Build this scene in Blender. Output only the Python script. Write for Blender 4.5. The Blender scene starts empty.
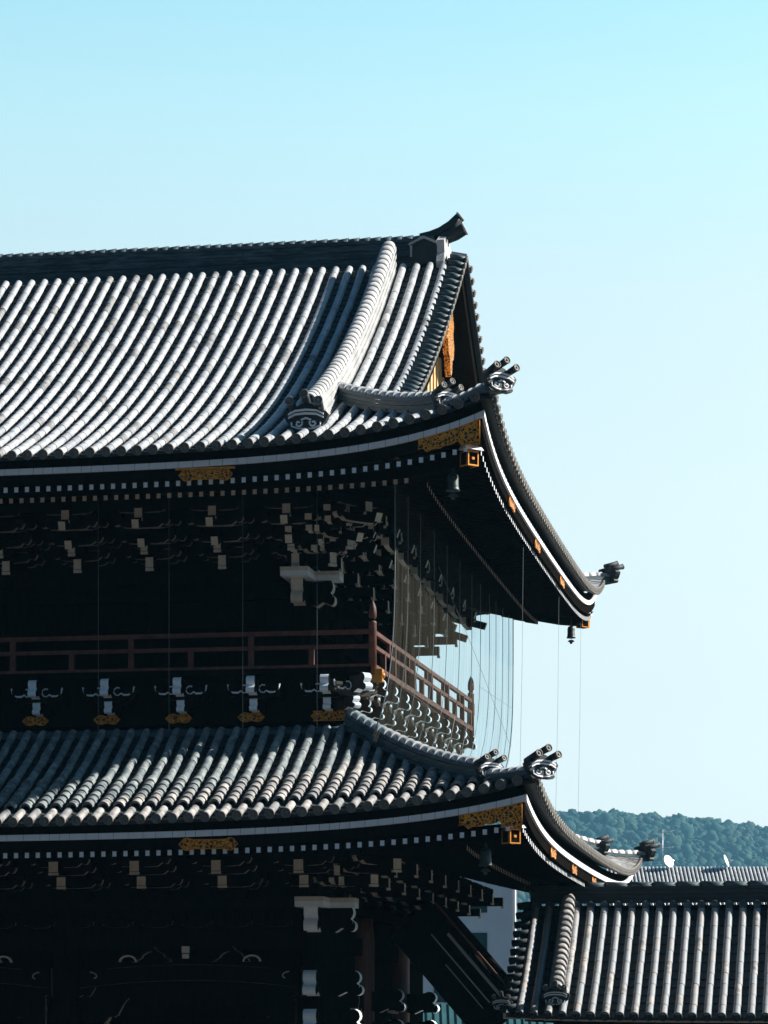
import bpy, math, random
from math import sin, cos, pi, exp, sqrt, radians, floor
from mathutils import Vector, Matrix
import numpy as np

random.seed(7)
SC = bpy.context.scene
C = SC.collection

# ------------------------------------------------------------------ camera, sky, sun, exposure
EYE = 6.0                       # the photographer stands on a high veranda
YAW = radians(9.443)            # the gate is turned this much against the view
cam = bpy.data.cameras.new('camera')
cam_o = bpy.data.objects.new('camera', cam)
C.objects.link(cam_o)
cam_o.location = (0, 0, EYE)
cam_o.rotation_euler = (radians(90), 0, 0)
cam.sensor_fit = 'AUTO'
cam.sensor_width = 36.0
cam.lens = 2948.7 / 1024 * 36.0
cam.shift_y = (1041.14 - 512) / 1024
cam.clip_end = 20000
SC.camera = cam_o
SC.cycles.use_denoising = True
SC.cycles.max_bounces = 8
SC.cycles.transparent_max_bounces = 24

GR = Vector((cos(YAW), -sin(YAW), 0))      # gate: right along the front
GS = Vector((sin(YAW), cos(YAW), 0))       # gate: back along the side
SUN = (GR * 1.40 + GS * 0.42 + Vector((0, 0, 1.0))).normalized()
sun_el = math.asin(SUN.z)
sun_rot = math.atan2(SUN.x, SUN.y)

world = bpy.data.worlds.new('World')
SC.world = world
world.use_nodes = True
nt = world.node_tree
nt.nodes.clear()
sky = nt.nodes.new('ShaderNodeTexSky')
sky.sky_type = 'NISHITA'
sky.sun_disc = False
sky.sun_elevation = sun_el
sky.sun_rotation = sun_rot
sky.air_density = 1.0
sky.dust_density = 1.0
sky.ozone_density = 1.0
tint = nt.nodes.new('ShaderNodeMix')
tint.data_type = 'RGBA'
tint.blend_type = 'MULTIPLY'
tint.inputs['Factor'].default_value = 1.0
bg = nt.nodes.new('ShaderNodeBackground')
bg.inputs['Strength'].default_value = 0.15
wo = nt.nodes.new('ShaderNodeOutputWorld')
# the sky pales towards the horizon and deepens overhead
geo = nt.nodes.new('ShaderNodeTexCoord')
sep = nt.nodes.new('ShaderNodeSeparateXYZ')
elev = nt.nodes.new('ShaderNodeValToRGB')
els = elev.color_ramp.elements
els[0].position, els[0].color = 0.0, (0.82, 0.75, 0.77, 1)
els[1].position, els[1].color = 1.0, (0.04, 0.12, 0.17, 1)
for pos, col in ((0.085, (0.865, 0.755, 0.725, 1)), (0.115, (0.90, 0.765, 0.668, 1)), (0.18, (1.05, 0.88, 0.675, 1)), (0.244, (1.14, 0.985, 0.73, 1)),
                 (0.30, (1.07, 1.12, 0.81, 1)), (0.36, (0.84, 1.11, 0.86, 1)), (0.50, (0.12, 0.28, 0.36, 1))):
    e_ = els.new(pos)
    e_.color = col
nt.links.new(geo.outputs['Generated'], sep.inputs[0])
nt.links.new(sep.outputs[2], elev.inputs[0])
# and is dimmed by design everywhere outside the view, to deepen the shade
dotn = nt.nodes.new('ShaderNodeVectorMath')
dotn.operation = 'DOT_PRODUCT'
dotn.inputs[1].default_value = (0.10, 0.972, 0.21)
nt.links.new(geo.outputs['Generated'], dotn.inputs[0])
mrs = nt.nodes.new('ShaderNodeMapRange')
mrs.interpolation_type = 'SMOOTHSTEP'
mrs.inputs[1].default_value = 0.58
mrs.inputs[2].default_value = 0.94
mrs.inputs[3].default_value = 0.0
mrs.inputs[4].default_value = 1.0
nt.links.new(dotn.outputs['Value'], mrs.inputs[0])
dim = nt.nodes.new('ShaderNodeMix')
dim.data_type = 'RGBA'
unseen_sky = nt.nodes.new('ShaderNodeValToRGB')
fse = unseen_sky.color_ramp.elements
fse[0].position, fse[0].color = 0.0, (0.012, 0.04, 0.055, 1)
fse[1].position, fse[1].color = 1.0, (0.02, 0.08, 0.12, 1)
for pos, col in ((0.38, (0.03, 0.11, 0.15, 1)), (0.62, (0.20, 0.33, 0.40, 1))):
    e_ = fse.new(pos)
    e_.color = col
nt.links.new(sep.outputs[2], unseen_sky.inputs[0])
nt.links.new(unseen_sky.outputs[0], dim.inputs[6])
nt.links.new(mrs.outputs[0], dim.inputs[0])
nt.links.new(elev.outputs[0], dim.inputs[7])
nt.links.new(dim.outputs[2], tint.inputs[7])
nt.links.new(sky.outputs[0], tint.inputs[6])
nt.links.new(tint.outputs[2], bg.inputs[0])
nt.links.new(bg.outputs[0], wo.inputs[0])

sl = bpy.data.lights.new('sun', 'SUN')
sl.energy = 5.0
sl.angle = radians(0.53)
sl.color = (1.0, 0.95, 0.88)
sun_o = bpy.data.objects.new('sun', sl)
C.objects.link(sun_o)
sun_o.rotation_euler = SUN.to_track_quat('Z', 'Y').to_euler()

SC.view_settings.view_transform = 'Standard'
SC.view_settings.look = 'None'
SC.view_settings.gamma = 1.0
SC.view_settings.use_curve_mapping = False
SC.view_settings.exposure = 1.0


# ------------------------------------------------------------------ materials
def mat(name, a, b=None, rough=0.6, scale=3.0, rough2=None, metal=0.0, spec=0.5, bump=0.0, bscale=20.0, detail=4.0, stretch=None, lo=0.38, hi=0.64):
    m = bpy.data.materials.new(name)
    m.use_nodes = True
    t = m.node_tree
    p = t.nodes['Principled BSDF']
    p.inputs['Base Color'].default_value = (*a, 1)
    p.inputs['Roughness'].default_value = rough
    p.inputs['Metallic'].default_value = metal
    p.inputs['Specular IOR Level'].default_value = spec
    tc = t.nodes.new('ShaderNodeTexCoord')
    vec = tc.outputs['Object']
    if stretch:
        mp = t.nodes.new('ShaderNodeMapping')
        mp.inputs['Scale'].default_value = stretch
        t.links.new(vec, mp.inputs[0])
        vec = mp.outputs[0]
    if b is not None:
        n = t.nodes.new('ShaderNodeTexNoise')
        n.inputs['Scale'].default_value = scale
        n.inputs['Detail'].default_value = detail
        n.inputs['Roughness'].default_value = 0.65
        t.links.new(vec, n.inputs['Vector'])
        r = t.nodes.new('ShaderNodeValToRGB')
        r.color_ramp.elements[0].position = lo
        r.color_ramp.elements[1].position = hi
        r.color_ramp.elements[0].color = (*a, 1)
        r.color_ramp.elements[1].color = (*b, 1)
        t.links.new(n.outputs[0], r.inputs[0])
        t.links.new(r.outputs[0], p.inputs['Base Color'])
        if rough2 is not None:
            mr = t.nodes.new('ShaderNodeMapRange')
            mr.inputs[1].default_value = 0.35
            mr.inputs[2].default_value = 0.65
            mr.inputs[3].default_value = rough
            mr.inputs[4].default_value = rough2
            t.links.new(n.outputs[0], mr.inputs[0])
            t.links.new(mr.outputs[0], p.inputs['Roughness'])
    if bump:
        n2 = t.nodes.new('ShaderNodeTexNoise')
        n2.inputs['Scale'].default_value = bscale
        n2.inputs['Detail'].default_value = 3
        t.links.new(vec, n2.inputs['Vector'])
        bp = t.nodes.new('ShaderNodeBump')
        bp.inputs['Strength'].default_value = bump
        bp.inputs['Distance'].default_value = 0.02
        t.links.new(n2.outputs[0], bp.inputs['Height'])
        t.links.new(bp.outputs[0], p.inputs['Normal'])
    return m


def carved_gold(name, gold, dark, scale=14.0):
    """openwork gilding: gilt scrolls over a dark lacquer ground"""
    m = mat(name, gold, rough=0.36, metal=0.0)
    t = m.node_tree
    p = t.nodes['Principled BSDF']
    tc = t.nodes.new('ShaderNodeTexCoord')
    v = t.nodes.new('ShaderNodeTexVoronoi')
    v.feature = 'DISTANCE_TO_EDGE'
    v.inputs['Scale'].default_value = scale
    n = t.nodes.new('ShaderNodeTexNoise')
    n.inputs['Scale'].default_value = scale * 0.6
    mx = t.nodes.new('ShaderNodeMix')
    mx.data_type = 'VECTOR'
    mx.inputs[0].default_value = 0.12
    t.links.new(tc.outputs['Object'], mx.inputs[4])
    t.links.new(n.outputs[1], mx.inputs[5])
    t.links.new(mx.outputs[1], v.inputs['Vector'])
    r = t.nodes.new('ShaderNodeValToRGB')
    r.color_ramp.elements[0].position = 0.10
    r.color_ramp.elements[1].position = 0.17
    r.color_ramp.elements[0].color = (1, 1, 1, 1)
    r.color_ramp.elements[1].color = (0, 0, 0, 1)
    t.links.new(v.outputs['Distance'], r.inputs[0])
    c = t.nodes.new('ShaderNodeMix')
    c.data_type = 'RGBA'
    c.inputs[6].default_value = (*dark, 1)
    c.inputs[7].default_value = (*gold, 1)
    t.links.new(r.outputs[0], c.inputs[0])
    t.links.new(c.outputs[2], p.inputs['Base Color'])
    mm = t.nodes.new('ShaderNodeMath')
    mm.operation = 'MULTIPLY'
    mm.inputs[1].default_value = 0.4
    t.links.new(r.outputs[0], mm.inputs[0])
    t.links.new(mm.outputs[0], p.inputs['Metallic'])
    b = t.nodes.new('ShaderNodeBump')
    b.inputs['Strength'].default_value = 0.8
    b.inputs['Distance'].default_value = 0.02
    t.links.new(r.outputs[0], b.inputs['Height'])
    t.links.new(b.outputs[0], p.inputs['Normal'])
    return m


M = {}
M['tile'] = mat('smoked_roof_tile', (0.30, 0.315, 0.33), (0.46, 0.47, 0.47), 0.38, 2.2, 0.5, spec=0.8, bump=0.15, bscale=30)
M['pan'] = mat('shaded_pan_tile', (0.010, 0.017, 0.020), (0.024, 0.034, 0.038), 0.60, 3.0, 0.75, bump=0.15, bscale=30)  # near-black: the shade between cover rows is put into the base colour
M['ridge'] = mat('shaded_ridge_tile', (0.010, 0.026, 0.034), (0.075, 0.115, 0.13), 0.45, 2.2, 0.6, bump=0.2, bscale=18, stretch=(1, 1, 7), lo=0.42, hi=0.66)  # deep teal: the ridges' shade tone is put into the colour
M['ridge_white'] = mat('sunlit_ridge_tile', (0.34, 0.34, 0.335), (0.52, 0.51, 0.49), 0.5, 3.0, 0.6, bump=0.2, bscale=25)  # pale counterpart of the dark ridge tile, with sunlight put into its colour
M['tile_old'] = mat('weathered_roof_tile', (0.15, 0.15, 0.15), (0.44, 0.41, 0.38), 0.5, 5.0, 0.7, bump=0.3, bscale=40, detail=6)
M['tile_lichen'] = mat('lichened_roof_tile', (0.26, 0.275, 0.285), (0.40, 0.29, 0.21), 0.5, 3.4, 0.7, bump=0.3, bscale=40, detail=6, lo=0.53, hi=0.74)
M['tile_new'] = mat('replaced_roof_tile', (0.36, 0.37, 0.38), (0.50, 0.50, 0.50), 0.36, 3.0, 0.5, spec=0.6)
M['tile_stained'] = mat('stained_roof_tile', (0.13, 0.14, 0.145), (0.30, 0.29, 0.28), 0.55, 6.0, 0.75, bump=0.2, bscale=40)
M['tile_end'] = mat('tile_end_disc', (0.11, 0.10, 0.088), (0.19, 0.175, 0.15), 0.6, 8.0)
M['white'] = mat('white_lime_paint', (0.80, 0.81, 0.83), (0.87, 0.87, 0.88), 0.7, 6.0, bump=0.05)
M['cream'] = mat('bounce_tinted_paint', (0.62, 0.52, 0.42), (0.74, 0.65, 0.54), 0.7, 8.0)  # white paint with the warm tan of bounced light mixed into its colour
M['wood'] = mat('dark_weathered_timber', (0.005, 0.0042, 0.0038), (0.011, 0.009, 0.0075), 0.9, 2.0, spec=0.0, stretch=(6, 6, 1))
M['wood_side'] = mat('sunlit_brown_timber', (0.035, 0.026, 0.020), (0.085, 0.062, 0.045), 0.75, 3.0, spec=0.2)  # browner timber: sunlight on the side brackets is put into the colour
M['red'] = mat('vermilion_timber', (0.09, 0.023, 0.012), (0.19, 0.055, 0.027), 0.6, 5.0, bump=0.1)
M['redwood'] = mat('sunlit_reddish_timber', (0.09, 0.028, 0.016), (0.16, 0.05, 0.028), 0.65, 3.0, stretch=(4, 4, 0.6))  # red of sunlit pillars carried by the base colour
M['gold'] = carved_gold('gilt_openwork', (1.0, 0.36, 0.025), (0.015, 0.006, 0.003), 15.0)
M['gold_plain'] = mat('gilt_metal', (0.85, 0.32, 0.03), (0.60, 0.20, 0.02), 0.42, 9.0, metal=0.4)
M['gold_panel'] = mat('gilt_plaster', (0.78, 0.62, 0.38), (0.62, 0.34, 0.08), 0.5, 3.0, stretch=(1, 6, 0.6))
M['bronze'] = mat('green_black_bronze', (0.035, 0.045, 0.042), (0.09, 0.11, 0.10), 0.5, 9.0, metal=0.4)
M['plaster'] = mat('grey_white_render', (0.76, 0.76, 0.76), (0.82, 0.82, 0.81), 0.85, 0.6)
M['concrete'] = mat('grey_concrete', (0.30, 0.30, 0.30), (0.38, 0.38, 0.37), 0.85, 0.6)
M['glass'] = mat('dark_window_glass', (0.02, 0.06, 0.075), rough=0.08, spec=0.8)
M['frame'] = mat('dark_metal_frame', (0.03, 0.035, 0.035), rough=0.5)
M['copper'] = mat('teal_patinated_copper', (0.015, 0.075, 0.075), (0.03, 0.11, 0.11), 0.6, 1.0)
M['dish'] = mat('white_enamel', (0.82, 0.82, 0.82), rough=0.5)
M['steel'] = mat('galvanised_steel', (0.45, 0.46, 0.47), rough=0.4, metal=0.6)
M['cable'] = mat('grey_cable', (0.16, 0.18, 0.19), rough=0.6)
M['gravel'] = mat('dark_paving', (0.040, 0.037, 0.034), (0.060, 0.055, 0.05), 0.9, 0.8, bump=0.2)


def net_material():
    m = bpy.data.materials.new('fine_bird_netting')
    m.use_nodes = True
    t = m.node_tree
    t.nodes.clear()
    o = t.nodes.new('ShaderNodeOutputMaterial')
    mx = t.nodes.new('ShaderNodeMixShader')
    tr = t.nodes.new('ShaderNodeBsdfTransparent')
    d = t.nodes.new('ShaderNodeBsdfDiffuse')
    d.inputs[0].default_value = (0.09, 0.084, 0.066, 1)
    tr.inputs[0].default_value = (0.83, 0.955, 1.0, 1)
    mx.inputs[0].default_value = 0.20
    tc = t.nodes.new('ShaderNodeTexCoord')
    mp = t.nodes.new('ShaderNodeMapping')
    mp.inputs['Scale'].default_value = (4.0, 4.0, 0.22)
    nz = t.nodes.new('ShaderNodeTexNoise')
    nz.inputs['Scale'].default_value = 1.6
    nz.inputs['Detail'].default_value = 5
    mr = t.nodes.new('ShaderNodeMapRange')
    mr.inputs[1].default_value = 0.3
    mr.inputs[2].default_value = 0.72
    mr.inputs[3].default_value = 0.05
    mr.inputs[4].default_value = 0.30
    t.links.new(tc.outputs['Object'], mp.inputs[0])
    t.links.new(mp.outputs[0], nz.inputs['Vector'])
    t.links.new(nz.outputs[0], mr.inputs[0])
    t.links.new(mr.outputs[0], mx.inputs[0])
    t.links.new(tr.outputs[0], mx.inputs[1])
    t.links.new(d.outputs[0], mx.inputs[2])
    t.links.new(mx.outputs[0], o.inputs[0])
    return m


M['net'] = net_material()


# ------------------------------------------------------------------ mesh helpers
class MB:
    def __init__(self):
        self.v, self.f, self.m, self.s = [], [], [], []

    def add(self, vs, fs, m=0, smooth=False):
        o = len(self.v)
        self.v.extend([tuple(p) for p in vs])
        for f in fs:
            self.f.append(tuple(i + o for i in f))
            self.m.append(m)
            self.s.append(smooth)

    def hexa(self, p, m=0, faces_m=None):
        # p: 0-3 bottom ring, 4-7 top ring
        fs = [(3, 2, 1, 0), (4, 5, 6, 7), (0, 1, 5, 4), (1, 2, 6, 5), (2, 3, 7, 6), (3, 0, 4, 7)]
        o = len(self.v)
        self.v.extend([tuple(q) for q in p])
        for k, f in enumerate(fs):
            self.f.append(tuple(i + o for i in f))
            self.m.append(faces_m[k] if faces_m else m)
            self.s.append(False)

    def box(self, x0, x1, y0, y1, z0, z1, m=0, faces_m=None):
        self.hexa([(x0, y0, z0), (x1, y0, z0), (x1, y1, z0), (x0, y1, z0),
                   (x0, y0, z1), (x1, y0, z1), (x1, y1, z1), (x0, y1, z1)], m, faces_m)

    def sweep(self, rings, m=0, smooth=False, closed=True, caps=True, cap_m=None):
        n = len(rings[0])
        o = len(self.v)
        for r in rings:
            self.v.extend([tuple(p) for p in r])
        kk = n if closed else n - 1
        for i in range(len(rings) - 1):
            for j in range(kk):
                a = o + i * n + j
                b = o + i * n + (j + 1) % n
                self.f.append((a, b, b + n, a + n))
                self.m.append(m)
                self.s.append(smooth)
        if caps:
            self.f.append(tuple(o + j for j in reversed(range(n))))
            self.f.append(tuple(o + (len(rings) - 1) * n + j for j in range(n)))
            self.m += [m if cap_m is None else cap_m] * 2
            self.s += [False, False]

    def tube(self, pts, r, n=8, m=0, smooth=True, caps=True, cap_m=None):
        pts = [Vector(p) for p in pts]
        rr = r if isinstance(r, (list, tuple)) else [r] * len(pts)
        rings = []
        up = Vector((0.13, 0.21, 1)).normalized()
        for i, p in enumerate(pts):
            d = (pts[min(i + 1, len(pts) - 1)] - pts[max(i - 1, 0)]).normalized()
            x = d.cross(up)
            if x.length < 1e-3:
                x = d.cross(Vector((1, 0, 0)))
            x.normalize()
            y = x.cross(d)
            rings.append([p + x * (rr[i] * cos(2 * pi * k / n)) + y * (rr[i] * sin(2 * pi * k / n)) for k in range(n)])
        self.sweep(rings, m, smooth, True, caps, cap_m)

    def lathe(self, prof, o, axis=(0, 0, 1), n=14, m=0, smooth=True):
        # prof: (radius, distance along axis)
        a = Vector(axis).normalized()
        x = a.orthogonal().normalized()
        y = a.cross(x)
        o = Vector(o)
        rings = [[o + a * h + (x * cos(2 * pi * k / n) + y * sin(2 * pi * k / n)) * max(r, 1e-4) for k in range(n)] for r, h in prof]
        self.sweep(rings, m, smooth, True, True)

    def prism(self, poly, fn, t0, t1, side=0, rim=1, smooth=False):
        """poly: 2-D outline; fn(p, q, t) -> point; extruded between t0 and t1"""
        n = len(poly)
        o = len(self.v)
        for t in (t0, t1):
            self.v.extend([tuple(fn(p, q, t)) for p, q in poly])
        self.f.append(tuple(o + i for i in reversed(range(n))))
        self.f.append(tuple(o + n + i for i in range(n)))
        self.m += [side, side]
        self.s += [False, False]
        for i in range(n):
            j = (i + 1) % n
            self.f.append((o + i, o + j, o + n + j, o + n + i))
            self.m.append(rim)
            self.s.append(smooth)

    def build(self, name, mats, parent=None, loc=None, rz=0.0):
        me = bpy.data.meshes.new(name)
        me.from_pydata(self.v, [], self.f)
        for mt in (mats if isinstance(mats, (list, tuple)) else [mats]):
            me.materials.append(M[mt] if isinstance(mt, str) else mt)
        me.polygons.foreach_set('material_index', self.m)
        me.polygons.foreach_set('use_smooth', self.s)
        me.update()
        o = bpy.data.objects.new(name, me)
        C.objects.link(o)
        if parent is not None:
            o.parent = parent
        if loc is not None:
            o.location = loc
        o.rotation_euler = (0, 0, rz)
        return o


def copy_part(o, loc, rz=0.0, parent=None):
    c = o.copy()
    C.objects.link(c)
    c.parent = parent if parent is not None else o.parent
    c.location = loc
    c.rotation_euler = (0, 0, rz)
    return c


def tag(o, label=None, cat=None, group=None, kind=None):
    if label: o['label'] = label
    if cat: o['category'] = cat
    if group: o['group'] = group
    if kind: o['kind'] = kind
    return o


def thing(name, loc, label, cat, rz=0.0, group=None):
    o = bpy.data.objects.new(name, None)
    C.objects.link(o)
    o.location = loc
    o.rotation_euler = (0, 0, rz)
    return tag(o, label, cat, group)


def arc(cx, cy, r, a0, a1, n=7, ry=None):
    ry = r if ry is None else ry
    return [(cx + r * cos(radians(a0 + (a1 - a0) * i / (n - 1))), cy + ry * sin(radians(a0 + (a1 - a0) * i / (n - 1)))) for i in range(n)]


# ------------------------------------------------------------------ ground
g = MB()
g.add([(-6000, -300, 0), (6000, -300, 0), (6000, 6000, 0), (-6000, 6000, 0)], [(0, 1, 2, 3)])
tag(g.build('ground', 'gravel'), kind='structure')

# ------------------------------------------------------------------ the gate
GATE_O = Vector((1.9746, 58.0, 0))
gate = thing('temple_gate', GATE_O, 'huge two-storey dark timber temple gate with grey tiled roofs and white-edged eaves', 'temple gate', -YAW)
LV = 23.8                       # depth of the main roof over its eaves
WIDE = 17.5                     # how much of the front is built, from the right corner


def gw(u, v, z):                # gate coordinates -> world
    return GATE_O + GR * u + GS * v + Vector((0, 0, z))


class Roof:
    def __init__(s, uc, vc, Lv, z0, A, w, p, q, run):
        s.uc, s.vc, s.Lv, s.z0, s.A, s.w, s.p, s.q, s.run = uc, vc, Lv, z0, A, w, p, q, run

    def sori(s, a, d=0.0):
        return s.A * exp(-max(a, 0) / s.w) * max(0, 1 - d / 6.0) ** 2

    def z(s, a, d):
        return s.z0 + s.p * d + s.q * d * d + s.sori(a, d)

    def slope(s, d):
        return s.p + 2 * s.q * d

    def corner_a(s, side, a):
        return min(a, s.Lv - a) if side == 'side' else a

    def at(s, side, a, d, h=0.0):
        z = s.z(s.corner_a(side, a), d)
        # h is measured square to the slope
        k = 1 / sqrt(1 + s.slope(d) ** 2)
        dd = d - s.slope(d) * k * h
        z += h * k
        if side == 'front': return (s.uc - a, s.vc + dd, z)
        if side == 'side': return (s.uc - dd, s.vc + a, z)
        return (s.uc - a, s.vc + s.Lv - dd, z)


main = Roof(0, 0, LV, EYE + 11.82, 0.87, 2.1, 0.38, 0.0172, 11.9)
skirt = Roof(0.95, -0.95, LV + 1.9, EYE + 4.36, 0.69, 2.75, 0.37, 0.033, 4.25)

PITCH = 0.324
RAD = 0.085


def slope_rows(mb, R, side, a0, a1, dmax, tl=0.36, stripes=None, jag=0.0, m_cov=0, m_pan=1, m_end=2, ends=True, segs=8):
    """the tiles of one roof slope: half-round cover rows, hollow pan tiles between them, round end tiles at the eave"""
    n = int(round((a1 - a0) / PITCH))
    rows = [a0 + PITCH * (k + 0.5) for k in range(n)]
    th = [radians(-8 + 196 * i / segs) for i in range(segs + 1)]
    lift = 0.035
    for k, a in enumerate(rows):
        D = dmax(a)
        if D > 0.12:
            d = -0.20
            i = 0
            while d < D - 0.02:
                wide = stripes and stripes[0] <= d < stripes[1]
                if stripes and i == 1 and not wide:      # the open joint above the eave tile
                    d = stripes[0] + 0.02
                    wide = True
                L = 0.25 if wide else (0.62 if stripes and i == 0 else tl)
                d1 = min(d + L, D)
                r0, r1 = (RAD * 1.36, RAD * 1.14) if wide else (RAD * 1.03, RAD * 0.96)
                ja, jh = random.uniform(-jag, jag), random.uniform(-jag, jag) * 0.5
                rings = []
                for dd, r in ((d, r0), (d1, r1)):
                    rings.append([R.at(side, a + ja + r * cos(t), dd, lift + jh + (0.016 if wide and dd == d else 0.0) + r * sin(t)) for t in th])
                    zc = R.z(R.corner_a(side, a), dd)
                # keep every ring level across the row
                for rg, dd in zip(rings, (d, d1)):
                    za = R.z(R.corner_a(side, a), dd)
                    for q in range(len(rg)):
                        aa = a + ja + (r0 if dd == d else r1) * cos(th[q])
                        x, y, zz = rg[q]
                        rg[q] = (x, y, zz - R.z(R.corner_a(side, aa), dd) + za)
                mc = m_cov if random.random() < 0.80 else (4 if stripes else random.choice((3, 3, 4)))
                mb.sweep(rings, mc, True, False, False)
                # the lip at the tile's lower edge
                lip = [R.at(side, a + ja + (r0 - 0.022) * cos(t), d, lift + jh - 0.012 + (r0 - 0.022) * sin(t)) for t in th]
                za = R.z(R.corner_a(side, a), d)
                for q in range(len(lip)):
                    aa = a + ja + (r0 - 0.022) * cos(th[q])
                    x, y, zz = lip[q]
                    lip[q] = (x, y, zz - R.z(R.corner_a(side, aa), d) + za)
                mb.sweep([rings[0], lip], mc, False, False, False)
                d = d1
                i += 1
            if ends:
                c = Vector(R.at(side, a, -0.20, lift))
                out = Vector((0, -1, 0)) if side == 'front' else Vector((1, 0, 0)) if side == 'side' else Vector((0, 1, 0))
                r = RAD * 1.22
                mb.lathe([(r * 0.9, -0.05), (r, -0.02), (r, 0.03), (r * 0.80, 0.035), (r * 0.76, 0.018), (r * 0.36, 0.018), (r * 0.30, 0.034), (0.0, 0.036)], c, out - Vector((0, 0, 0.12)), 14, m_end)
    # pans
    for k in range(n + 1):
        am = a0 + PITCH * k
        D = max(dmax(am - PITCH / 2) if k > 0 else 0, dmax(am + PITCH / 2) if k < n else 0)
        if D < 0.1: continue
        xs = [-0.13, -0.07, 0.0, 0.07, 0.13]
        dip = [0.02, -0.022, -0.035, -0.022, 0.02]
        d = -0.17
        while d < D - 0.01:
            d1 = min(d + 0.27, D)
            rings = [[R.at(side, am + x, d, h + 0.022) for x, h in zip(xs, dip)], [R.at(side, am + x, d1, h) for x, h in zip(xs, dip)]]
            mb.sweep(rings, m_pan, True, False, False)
            mb.sweep([rings[0], [R.at(side, am + x, d, h - 0.004) for x, h in zip(xs, dip)]], m_pan, False, False, False)
            d = d1
        # eave lip
        top = [R.at(side, am + x, -0.17, h + 0.022) for x, h in zip(xs, dip)]
        bot = [(p[0], p[1], R.at(side, am + x, -0.17, 0)[2] - 0.075) for x, p in zip(xs, top)]
        mb.sweep([top, bot], m_pan, False, False, False)
    # underlay so that no light leaks between rows
    aa = [a0 + (a1 - a0) * i / max(1, n) for i in range(n + 1)]
    for i in range(n):
        D = max(dmax(aa[i]), dmax(aa[i + 1]))
        if D < 0.1: continue
        ns = max(2, int(D / 0.8))
        mb.sweep([[R.at(side, aa[i], -0.16 + (D + 0.16) * j / ns, -0.05), R.at(side, aa[i + 1], -0.16 + (D + 0.16) * j / ns, -0.05)] for j in range(ns + 1)], m_pan, False, False, False)


VERGE = 2.02
main_front = lambda a: (a if a < VERGE + 0.36 else main.run - 0.66)
main_side = lambda a: max(0, min(a, LV - a, 2.9))
mr = MB()
slope_rows(mr, main, 'front', 0.0, WIDE, main_front, jag=0.005)
slope_rows(mr, main, 'side', 0.0, LV, main_side, segs=6)
slope_rows(mr, main, 'back', 0.0, 6.0, main_front, segs=6)
# plain rear slope beyond the part one could ever see
mr.sweep([[main.at('back', 5.9, 11.9 * j / 10, -0.04), main.at('back', WIDE, 11.9 * j / 10, -0.04)] for j in range(11)], 1, False, False, False)
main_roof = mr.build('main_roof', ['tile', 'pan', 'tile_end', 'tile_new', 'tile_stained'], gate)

# verge: short cover rows laid across the slope's free edge
vg = MB()
for side in ('front', 'back'):
    d = 2.1
    while d < main.run - 0.2:
        rings = []
        for a, dz in ((VERGE + 0.30, 0.07), (VERGE + 0.10, 0.05), (VERGE - 0.08, -0.03)):
            c = Vector(main.at(side, a, d, dz))
            k = main.slope(d)
            t = Vector((0, 1 if side == 'front' else -1, k)).normalized()
            nrm = Vector((0, -k if side == 'front' else k, 1)).normalized()
            rings.append([c + t * (0.075 * cos(radians(q))) + nrm * (0.085 * sin(radians(q))) for q in range(-20, 201, 22)])
        vg.sweep(rings, 0, True, False, True)
        vg.lathe([(0.085, -0.02), (0.09, 0.02), (0.07, 0.028), (0.0, 0.03)], Vector(rings[-1][5]) - Vector((0, 0, 0.07)), (1, 0, -0.3), 10, 1)
        d += 0.285
    # the bed they lie on
    vg.sweep([[main.at(side, VERGE + 0.31, dd, 0.06), main.at(side, VERGE - 0.05, dd, -0.02), main.at(side, VERGE - 0.05, dd, -0.14), main.at(side, VERGE + 0.31, dd, -0.10)]
              for dd in [2.0 + (main.run - 2.1) * i / 24 for i in range(25)]], 2, False, True, True)
vg.build('verge_tiles', ['ridge', 'tile_end', 'pan'], main_roof)


def wall_ridge(mb, path, right, courses, w, cap_r, m_wall=0, m_cap=1, cap_step=0.27, jitter=0.0, cap_flare=1.25, gap=0.0):
    """a tile ridge: stepped flat courses under a row of flared cap tiles.  path: base points; right: unit vector across it"""
    N = len(path)
    h = 0.0
    for c, ch in enumerate(courses):
        ww = w * (1.0 - 0.05 * c / len(courses)) + (0.022 if c % 2 == 0 else 0.0)
        if jitter:
            i = 0
            while i < N - 1:
                k = min(N - 1, i + random.choice((1, 1, 2)))
                j = random.uniform(-jitter, jitter)
                rings = [[P + right * (ww + j) + Vector((0, 0, h)), P + right * (ww + j) + Vector((0, 0, h + ch * 0.93)),
                          P - right * (ww + j) + Vector((0, 0, h + ch * 0.93)), P - right * (ww + j) + Vector((0, 0, h))] for P in path[i:k + 1]]
                mb.sweep(rings, m_wall, False, True, True)
                i = k
        else:
            rings = [[P + right * ww + Vector((0, 0, h)), P + right * ww + Vector((0, 0, h + ch * 0.94)),
                      P - right * ww + Vector((0, 0, h + ch * 0.94)), P - right * ww + Vector((0, 0, h))] for P in path]
            mb.sweep(rings, m_wall, False, True, True)
        h += ch
    # cap tiles, resampled along the path
    acc = [0.0]
    for i in range(1, N): acc.append(acc[-1] + (path[i] - path[i - 1]).length)

    def pt(s):
        s = min(max(s, 0), acc[-1])
        for i in range(1, N):
            if s <= acc[i] + 1e-9:
                f = (s - acc[i - 1]) / max(1e-9, acc[i] - acc[i - 1])
                return path[i - 1].lerp(path[i], f)
        return path[-1]
    s = 0.0
    while s < acc[-1] - 0.03:
        e = min(s + cap_step - gap, acc[-1])
        rings = []
        for q, r in ((s, cap_r * cap_flare), (e, cap_r)):
            P = pt(q) + Vector((0, 0, h - 0.02))
            rings.append([P + right * (r * cos(radians(t))) + Vector((0, 0, r * sin(radians(t)))) for t in range(0, 181, 20)])
        mb.sweep(rings, m_cap, True, False, True)
        s += cap_step
    return h


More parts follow.
